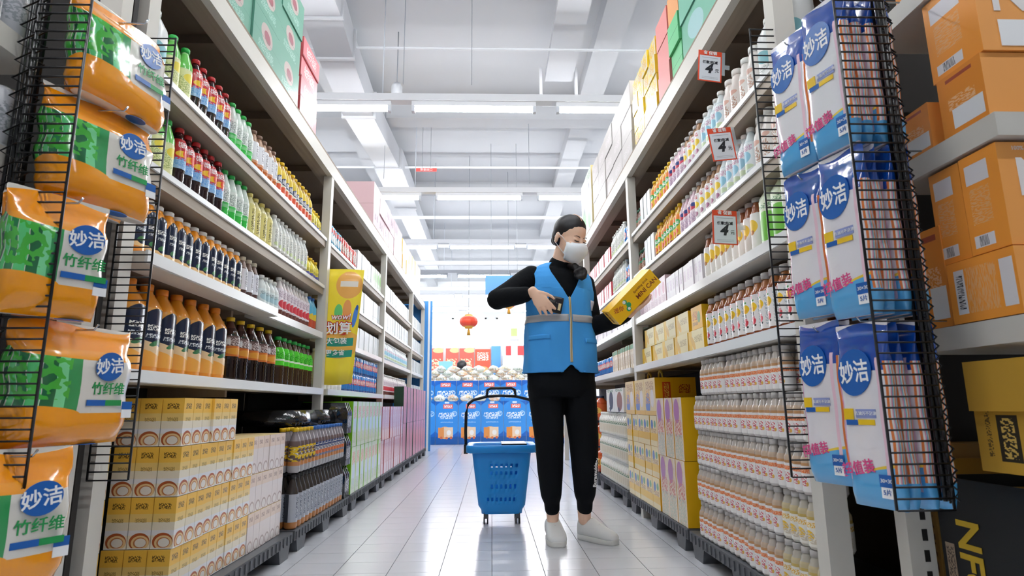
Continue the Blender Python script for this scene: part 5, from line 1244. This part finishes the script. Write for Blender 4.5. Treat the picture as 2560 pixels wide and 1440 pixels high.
# the box she holds, then the joints (world)
bx0 = Vector((.668, 2.735, 1.130))
ux = Vector((.2, -.0, .2)).normalized(); uy = Vector((-.62, -.25, .62)).normalized()
uz = ux.cross(uy).normalized(); uy = uz.cross(ux)
if uz.y > 0: uz = -uz
BM = Matrix(((ux.x, uy.x, uz.x, bx0.x), (ux.y, uy.y, uz.y, bx0.y), (ux.z, uy.z, uz.z, bx0.z), (0, 0, 0, 1)))
hd_ = (ux*.8+uz*.45).normalized()
PCt = bx0-uy*.062-uz*.05
wrL = tuple(PCt-hd_*.05)
shR, elR, wrR = (.215, 2.98, 1.275), (.03, 2.93, 1.155), (.185, 2.83, 1.165)      # the arm with the scanner
shL, elL = (.475, 3.06, 1.26), (.515, 3.0, 1.025) # the arm with the box
hipR, knR, anR = (.262, 3.0, .76), (.288, 2.985, .45), (.293, 3.05, .09)
hipL, knL, anL = (.415, 3.02, .76), (.442, 3.0, .45), (.448, 3.06, .09)
HC = Vector((.402, 2.93, 1.467))                                                   # head centre
hz, hx_ = math.radians(36), math.radians(24)
HR = Matrix.Rotation(hz, 3, 'Z') @ Matrix.Rotation(hx_, 3, 'X')                    # face looks along local -y

def handshape(mb, wrist, palm_dir, across, normal, thumb_side, curls, size=1.0, spread=0):
    """palm plus four separate fingers and a thumb leaving the side of the palm"""
    w_, d, a, nn = Vector(wrist), Vector(palm_dir).normalized(), Vector(across).normalized(), Vector(normal).normalized()
    s = size
    limb(mb, [w_-d*.02*s, w_+d*.01*s, w_+d*.04*s, w_+d*.075*s], [(.022*s, .017*s), (.026*s, .016*s), (.035*s, .0145*s), (.036*s, .012*s)], 14, ref=nn)
    for i, (off, ln_, r) in enumerate(((-.03, .058, .0095), (-.0105, .066, .0098), (.0095, .061, .0094), (.0285, .048, .0084))):
        base = w_+d*(.073-.002*i*i*.5)*s+a*off*s*thumb_side*-1*-1
        c = curls[i]; ang = 0; p = base; pts = [base-d*.02*s, base]
        for k, f in enumerate((.45, .32, .23)):
            ang += c*(.8, 1.0, .8)[k]
            dirv = (d*math.cos(ang)+nn*math.sin(ang)+a*(off*spread*6*thumb_side)).normalized(); p = p+dirv*ln_*s*f; pts.append(p)
        limb(mb, pts, [r*1.05*s, r*s, r*.95*s, r*.88*s, r*.75*s], 10)
    tb = w_+d*.022*s+a*(-.028)*s*thumb_side
    td = (d*.62-a*.62*thumb_side+nn*.25).normalized()
    limb(mb, [tb-td*.012*s, tb, tb+td*.03*s, tb+(td*.03+(td+d*.5).normalized()*.026)*s, tb+(td*.03+(td+d*.5).normalized()*.026+(td*.4+d).normalized()*.02)*s], [.012*s, .0115*s, .0095*s, .0085*s, .0065*s], 10)

bodym = MB()
# torso, neck, head
tors = [(0, 0, .80, .165, .105), (0, 0, .9, .155, .1), (0, 0, 1.0, .135, .092), (0, .0, 1.1, .145, .098), (0, .005, 1.2, .158, .1), (0, .012, 1.28, .15, .085), (.005, .02, 1.325, .09, .06)]
bodym.loft([ringsect(T(x, y, z), U, V, a, b_, 20) for x, y, z, a, b_ in tors])
limb(bodym, [W2((.345, 3.02, 1.28)), W2((.357, 3.0, 1.35)), W2((.378, 2.97, 1.43))], [.056, .05, .05])
limb(bodym, [W2(shR), W2(((shR[0]+elR[0])/2, 2.955, 1.215)), W2(elR), W2(((elR[0]+wrR[0])/2, 2.875, 1.16)), W2(wrR)], [.048, .042, .038, .034, .024])
limb(bodym, [W2(shL), W2((.495, 3.03, 1.14)), W2(elL), W2((Vector(elL)+Vector(wrL))/2), W2(wrL)], [.048, .042, .038, .033, .025])
limb(bodym, [W2(hipR), W2((.275, 2.99, .6)), W2(knR), W2((.29, 3.02, .3)), W2(anR)], [.08, .07, .05, .044, .028])
limb(bodym, [W2(hipL), W2((.43, 3.01, .6)), W2(knL), W2((.445, 3.03, .3)), W2(anL)], [.08, .07, .05, .046, .03])
def hp(x, y, z): return W2(HC+HR @ Vector((x, y, z)))
ball(bodym, hp(0, .012, .03), (.071, .086, .078), HR, 20, 12)
ball(bodym, hp(0, -.018, -.02), (.062, .064, .085), HR, 20, 12)
ball(bodym, hp(0, -.035, -.07), (.036, .035, .036), HR, 14, 9)
limb(bodym, [hp(0, -.074, .01), hp(0, -.087, -.012), hp(0, -.092, -.028)], [.008, .009, .01], 10)      # nose
for sx in (-1, 1):
    ball(bodym, hp(sx*.026, -.071, .004), (.016, .011, .0105), HR, 12, 8)         # lids over the eyeballs
    ball(bodym, hp(sx*.036, -.06, -.028), (.022, .018, .018), HR, 12, 8)         # cheekbones
    ear = HR @ Matrix.Rotation(sx*.35, 3, 'Z')
    ball(bodym, hp(sx*.074, .02, -.012), (.009, .018, .03), ear, 12, 8)
# hands
# hand gripping the scanner: back of the hand to the camera, fingers reaching down
handshape(bodym, W2((.203, 2.812, 1.166)), (.58, .0, -.81), (.81, .0, .58), (.0, 1, 0), -1, (.12, .16, .2, .24), .95, .8)
# hand under and behind the box
handshape(bodym, W2(wrL), hd_, hd_.cross(uy), uy, -1, (.1, .14, .18, .25), .95)
def bcol(c):
    z = c.z; x, y = c.x+PX0, c.y+PY0
    if z > 1.33 and x < .52: return 0
    if z < .14: return 0
    d1 = (Vector((x, y, z))-Vector(wrR)); 
    if x > .165 and y < 2.86 and 1.0 < z < 1.21 and x < .36: return 0
    if x > wrL[0]-.035 and y < 2.93: return 0
    return 1
body = fuse(bodym, 'body', [skin, blackc], .0042, 3, person, bcol)

# sweater: stand collar, sleeves
sw = MB()
sw.loft([ringsect(T(x, y, z), U, V, a+.008, b_+.008, 20) for x, y, z, a, b_ in tors[2:]])
limb(sw, [W2((.345, 3.02, 1.29)), W2((.35, 3.01, 1.33)), W2((.356, 3.0, 1.352))], [.068, .062, .06])
limb(sw, [W2(shR), W2((.17, 2.97, 1.25)), W2((.1, 2.95, 1.2)), W2(elR)], [.066, .062, .056, .051], 18)
ball(sw, W2(elR), (.0525, .0525, .0525), None, 18, 12)
limb(sw, [W2(elR), W2((.08, 2.895, 1.158)), W2((.135, 2.86, 1.16)), W2((.172, 2.838, 1.164))], [.05, .048, .043, .037], 18)
limb(sw, [W2(shL), W2((.49, 3.04, 1.17)), W2((.5, 3.01, 1.08)), W2(elL), W2(Vector(elL).lerp(Vector(wrL), .4)), W2(Vector(elL).lerp(Vector(wrL), .75)), W2(Vector(elL).lerp(Vector(wrL), .88))], [.062, .056, .054, .052, .048, .042, .037])
sweater = fuse(sw, 'sweater', blackc, .0055, 10)
for p_ in ((.175, 2.835, 1.164), (.64, 2.815, 1.03)): pass
# dark scarf knot / ponytail over the collar
pt = MB(); limb(pt, [W2((.395, 2.96, 1.33)), W2((.415, 2.9, 1.315)), W2((.432, 2.875, 1.285))], [.014, .016, .02])
ball(pt, W2((.437, 2.874, 1.272)), (.027, .02, .03))
rp = random.Random(5)
for q_ in range(26):
    a_, b_ = rp.uniform(0, 6.28), rp.uniform(-1, 1); rr = math.sqrt(1-b_*b_)
    ball(pt, W2((.437+.024*rr*math.cos(a_), 2.872+.014*rr*math.sin(a_), 1.272+.026*b_)), (.013, .012, .013), None, 8, 6)

# trousers
tr = MB()
tr.loft([ringsect(T(x, y, z), U, V, a, b_, 20) for x, y, z, a, b_ in ((0, 0, .98, .15, .1), (0, 0, .9, .165, .112), (0, .0, .8, .172, .12), (0, .0, .72, .172, .118), (0, 0, .68, .16, .105))])
limb(tr, [W2((.262, 3.0, .74)), W2((.272, 2.995, .6)), W2((.278, 2.985, .47)), W2((.281, 3.0, .33)), W2((.285, 3.02, .215)), W2((.288, 3.03, .2))], [(.088, .095), (.08, .085), (.07, .074), (.062, .064), (.05, .052), (.045, .047)], 18)
limb(tr, [W2((.432, 3.02, .74)), W2((.44, 3.01, .6)), W2((.447, 3.0, .47)), W2((.449, 3.01, .33)), W2((.449, 3.03, .215)), W2((.449, 3.04, .2))], [(.086, .095), (.08, .085), (.072, .074), (.063, .064), (.051, .052), (.045, .047)], 18)
limb(tr, [W2((.288, 3.03, .2)), W2((.29, 3.035, .145))], [.039, .036], 18)
limb(tr, [W2((.449, 3.04, .2)), W2((.449, 3.045, .145))], [.04, .037], 18)
trousers = fuse(tr, 'trousers', trm, .0065, 4)
ob('lettering', textmesh('Buramuidexy', .026, wp, bold=.0008), trousers, M=Matrix.Translation(W2((.492, 2.957, .325))) @ Matrix.Rotation(.5, 4, 'Z') @ frame((0, 0, 0), (.1, 0, 1), (-1, 0, .1)))

# vest: one shell with V neck, arm holes and a curved front hem
vr = [(.792, .186, .128), (.85, .184, .13), (.93, .178, .13), (1.0, .172, .128), (1.06, .17, .127), (1.12, .17, .126), (1.18, .172, .124), (1.22, .172, .12), (1.26, .168, .112), (1.29, .158, .1), (1.315, .135, .085), (1.335, .1, .068), (1.345, .075, .06)]
def interp(tab, z):
    for (a, b) in zip(tab, tab[1:]):
        if z <= b[0]:
            f = (z-a[0])/(b[0]-a[0]); return a[1]+(b[1]-a[1])*f, a[2]+(b[2]-a[2])*f
    return tab[-1][1:]
NT = 360; zl = [.792+(.553)*i/190 for i in range(191)]
vb = MB(); 
def vpt(a, z, off=0):
    ru, rv = interp(vr, z)
    ex = 2.3; ca, sa = math.sin(a), -math.cos(a)
    r = 1/((abs(ca)**ex+abs(sa)**ex)**(1/ex))
    fold = .0034*math.sin(a*9+z*14)*(1 if z < 1.2 else .3)+.004*math.sin(a*4-z*22)*(1 if z < 1.05 else .4)
    yb = .012*max(0, (z-1.2)/.14)
    return T(0, 0, z)+U*((ru+off+fold)*r*ca)+V*((rv+off+fold)*r*sa+yb)
def vang(s_, z):
    ab = max(.05, .05+(z-1.155)*3.4); q_ = abs(s_)
    return math.copysign(q_/.35*ab if q_ < .35 else ab+(q_-.35)/(math.pi-.35)*(math.pi-ab), s_)
for z in zl:
    for i in range(NT):
        a = vang(-math.pi+2*math.pi*i/NT, z)
        hem = .792+.035*math.exp(-(a/.16)**2)
        zz = max(z, hem) if z < .84 else z
        vb.v.append(tuple(vpt(a, zz)))
def vkeep(s_, z):
    a = vang(s_, z)
    if z > 1.155 and abs(s_) < .35: return False   # V neck
    if z > 1.315 and abs(a) > 2.2 and z > 1.335: return False
    if 1.155 < z < 1.318:
        h = math.sqrt(max(0, 1-((z-1.237)/.083)**2))
        if abs(abs(a)-1.62) < .62*h: return False
    return True
for j in range(len(zl)-1):
    for i in range(NT):
        a = -math.pi+2*math.pi*(i+.5)/NT
        if vkeep(a, (zl[j]+zl[j+1])/2):
            vb.face([j*NT+i, j*NT+(i+1) % NT, (j+1)*NT+(i+1) % NT, (j+1)*NT+i], 0, None, True)
vme = vb.mesh('vest', vestm)
bmv = bmesh.new(); bmv.from_mesh(vme); bmesh.ops.delete(bmv, geom=[v for v in bmv.verts if not v.link_faces], context='VERTS')
bvs = [v for v in bmv.verts if v.is_boundary]; nbr = {v: [e.other_vert(v) for e in v.link_edges if e.is_boundary] for v in bvs}
for _ in range(14):
    cs = {v: v.co.lerp((nbr[v][0].co+nbr[v][1].co)/2, .6) for v in bvs if len(nbr[v]) == 2}
    for v, c_ in cs.items(): v.co = c_
bmv.to_mesh(vme); bmv.free()
vest = ob('vest', vme, person)
md = vest.modifiers.new('cloth', 'SOLIDIFY'); md.thickness = .004; md.offset = 1
def vband(name, a0, a1, z0, z1, m, off, n=40, par=None, zf=None, nz=3):
    b_ = MB(); rws = []
    for k_ in range(nz+1): rws.append([tuple(vpt(a0+(a1-a0)*i/n, z0+(z1-z0)*k_/nz, off)) for i in range(n+1)])
    b_.loft(rws, caps=False, closed=False); o = ob(name, b_.mesh(name, m), par or vest)
    q = o.modifiers.new('t', 'SOLIDIFY'); q.thickness = .0015; q.offset = 1; return o
refl = mat('reflective_grey', 'b9bcc2', .35, spec=.5); zipm = mat('zip_cream', 'd8cfb8', .5); zipt = mat('zip_teeth', 'c8b070', .3, metal=.7)
vband('reflective_band', .06, math.pi*2-.06, 1.035, 1.07, refl, .0055, 90)
vband('zip', -.034, .034, .84, 1.155, zipm, .0062, 6, nz=40); vband('zip_teeth', -.009, .009, .84, 1.16, zipt, .0082, 2, nz=40)
vband('pocket_flap', -1.35, -.55, .95, .972, vestm, .006, 16); vband('pocket_flap', .45, 1.3, .935, .957, vestm, .006, 16)
vband('hem_trim', .3, math.pi*2-.3, .794, .8, vestm, .006, 60)
vband('shoulder_badge', .78, 1.05, 1.1, 1.15, mat('badge_pale', 'cfd8f0', .4), .006, 8)

# hair, ears covered at the top, parting
hb = MB()
def hairr(front=0):
    ball(hb, hp(0, .024, .04), (.0775, .0905, .079), HR @ Matrix.Rotation(-.3, 3, 'X'), 28, 18)
    ball(hb, hp(0, .045, -.002), (.0715, .064, .068), HR, 22, 12)
    ball(hb, hp(0, .105, -.03), (.03, .026, .03), HR, 14, 9)
hairr()
hair = fuse(hb, 'hair', mat('hair_black', '120f14', .5, spec=.5, grain=.2, gs=(60, 8, 8)), .004, 3)
limbp = fuse(pt, 'ponytail', MATS['hair_black'], .004, 2)
ob('parting', MB().tube([hp(.002, .024-.0905*math.cos(a_)*.975+.0, .04+.0795*math.sin(a_)+.012*math.cos(a_)) for a_ in [math.radians(38+7*q_) for q_ in range(9)]], .0024, 6).mesh('parting', skin), hair)
# mask
mk = MB(); rings = []
mkw = mat('mask_paper', 'f3f9ff', .6, spec=.2, bump=.1, gs=40)
for j in range(9):
    q = j/8; z = .0-.095*q; row = []
    wd = (.052, .062, .066, .067, .066, .063, .058, .05, .038)[j]
    dep = (-.1, -.109, -.114, -.115, -.112, -.107, -.1, -.091, -.079)[j]
    for i in range(17):
        p_ = -1+2*i/16; x = wd*math.sin(p_*1.45)/math.sin(1.45)
        y = dep+abs(p_)**2.2*(.062 if j < 6 else .05)+(.0022 if j % 2 else 0)
        zz = z-.012*(1-p_*p_)*(j == 0)*-1 - (.012*(1-abs(p_)))*(j > 6)
        if j == 0: zz = -.006+.012*(1-abs(p_))**1.3
        row.append(tuple(hp(x*.98, y, zz-.012)))
    rings.append(row)
mk.loft(rings, caps=False, closed=False)
mask = ob('face_mask', mk.mesh('face_mask', mkw), person); q = mask.modifiers.new('t', 'SOLIDIFY'); q.thickness = .0015
for sx in (-1, 1):
    ob('ear_loop', MB().tube([hp(sx*.061, -.044, -.022), hp(sx*.07, -.02, -.002), hp(sx*.08, .012, .012), hp(sx*.08, .032, -.01)], .0013, 5).tube([hp(sx*.055, -.042, -.08), hp(sx*.069, -.01, -.055), hp(sx*.08, .026, -.03)], .0013, 5).mesh('ear_loop', mkw), mask)
# eyes and brows
brow = mat('brow', '5a4034', .7); lash = mat('lash', '241a18', .6); eyew = mat('eye_white', 'e9e4e0', .3)
for sx in (-1, 1):
    ob('eye', MB().tube([hp(sx*.013, -.0815, -.002), hp(sx*.02, -.0832, -.0042), hp(sx*.029, -.083, -.0046), hp(sx*.037, -.0795, -.003), hp(sx*.042, -.0758, -.0005)], [.001, .0019, .0022, .0018, .001], 6).mesh('eye', lash), person)
    ob('eyebrow', MB().tube([hp(sx*.012, -.0795, .0165), hp(sx*.022, -.0795, .0205), hp(sx*.033, -.0755, .0215), hp(sx*.044, -.068, .0175)], [.0018, .0026, .0024, .001], 6).mesh('eyebrow', brow), person)
# shoes
def shoe(name, heel, toe, wd):
    heel, toe = Vector(heel), Vector(toe); d = (toe-heel); L = d.length; d.normalize(); s_ = Vector((-d.y, d.x, 0)) 
    m = MB(); rings = []
    prof = [(0, .022, .075), (.02, .036, .1), (.07, .038, .108), (.12, .04, .1), (.17, .044, .078), (.22, .047, .062), (.262, .043, .052), (.285, .032, .042), (.295, .016, .03)]
    f = L/.295
    for t_, hw, h_ in prof:
        c = heel+d*t_*f; ring = []
        for i in range(16):
            a = 2*math.pi*i/16; ca, sa = math.cos(a), math.sin(a)
            ex = 2.8; r = 1/((abs(ca)**ex+abs(sa)**ex)**(1/ex))
            ring.append(tuple(W2(c+s_*hw*wd*r*ca+Vector((0, 0, .014+(h_-.014)*(.5+.5*r*sa))))))
        rings.append(ring)
    m.loft(rings)
    o = ob('shoe', m.mesh('shoe', shoem), person)
    sl_ = MB(); rr = []
    def hwf(t_):
        for a_, b_ in zip(prof, prof[1:]):
            if t_ <= b_[0]: return a_[1]+(b_[1]-a_[1])*(t_-a_[0])/(b_[0]-a_[0])
        return prof[-1][1]
    for z, e_ in ((0, 0), (.006, .002), (.02, .002), (.024, -.003)):
        ring = []
        for q_ in range(36):
            ph = 2*math.pi*q_/36; t_ = .1475-.1515*math.cos(ph); hw = max(.034, hwf(min(.25, max(.03, t_))))*wd*(abs(math.sin(ph))**.42)*(1 if math.sin(ph) >= 0 else -1)
            ring.append(tuple(W2(heel+d*t_*f+s_*(hw*(1+e_/.04))+Vector((0, 0, z)))))
        rr.append(ring)
    sl_.loft(rr); ob('sole', sl_.mesh('sole', mat('sole_white', 'e2e3e0', .5)), o)
    for k in range(4):
        t_ = (.1+.028*k)*f; hw = .02; z = .103-.011*k
        ob('lace', MB().tube([W2(heel+d*t_+s_*hw+Vector((0, 0, z-.008))), W2(heel+d*(t_+.006)+Vector((0, 0, z))), W2(heel+d*t_-s_*hw+Vector((0, 0, z-.008)))], .0022, 5).mesh('lace', mat('lace_white', 'f4f4f2', .6)), o)
    return o
shoe('shoe', (.292, 3.125, 0), (.305, 2.915, 0), 1.0)
shoe('shoe', (.43, 3.11, 0), (.575, 2.945, 0), .98)

# ---- what she holds
sc = empty('barcode_scanner', 'black handheld barcode scanner in the worker\'s hand', 'scanner', (.305, 2.838, 1.112))
sc.rotation_euler = (0, .22, .1)
sb = MB(); sb.loft([rrect(.037, .012, .01, z, 24) for z in (-.038, .038)]); ob('body', sb.mesh('body', bkd), sc)
ob('screen', MB().box(-.004, .031, -.0135, -.012, -.03, .03).mesh('screen', mat('screen_dark', '1c2026', .15)), sc)
ob('sticker', MB().box(.014, .027, -.0142, -.0135, -.026, .008).mesh('sticker', mat('sticker_cream', 'e2d3a4', .5)), sc)
ob('lettering', textmesh('· ·', .014, wp), sc, (.006, -.0145, .006), (math.pi/2, 0, 0))
ym_ = mat('mini_can_yellow', 'ffc90e', .4); brl = mat('brown_lettering', '8a3f12', .45); grl = mat('green_cans', '2fa86a', .35)
yb_o = bpy.data.objects.new('snack_carton', MB().box(-.143, .143, -.042, .042, -.085, 0).mesh('snack_carton', ym_)); COL.objects.link(yb_o); yb_o.matrix_world = BM
tag(yb_o, 'yellow carton of mini cans held up diagonally by the worker', 'carton')
ob('lettering', textmesh('MINI CAN', .03, brl, bold=.0004), yb_o, (.07, -.01, .0006))
ob('lettering', textmesh('Sparkling drink', .016, brl), yb_o, (.055, .019, .0006))
ob('lettering', textmesh('迷你', .026, mat('orange_lettering', 'c8661a', .45), bold=.0008), yb_o, (-.1, .012, .0006), (0, 0, -.4))
ob('can_picture', MB().lathe([(.011, 0), (.011, .0008)], 18, c=(-.055, .018)).lathe([(.012, 0), (.012, .0008)], 18, c=(-.048, -.004)).lathe([(.012, 0), (.012, .0008)], 18, c=(-.06, -.018)).mesh('can_picture', grl), yb_o)
ob('can_picture', MB().lathe([(.008, 0.0008), (.008, .0014)], 14, c=(-.058, .02)).lathe([(.007, .0008), (.007, .0014)], 14, c=(-.058, -.018)).mesh('can_picture', wp), yb_o)
ob('lettering', textmesh('迷你罐', .022, brl), yb_o, M=Matrix.Translation((-.1434, 0, -.05)) @ Matrix.Rotation(-math.pi/2, 4, 'Y') @ Matrix.Rotation(math.pi/2, 4, 'Z'))
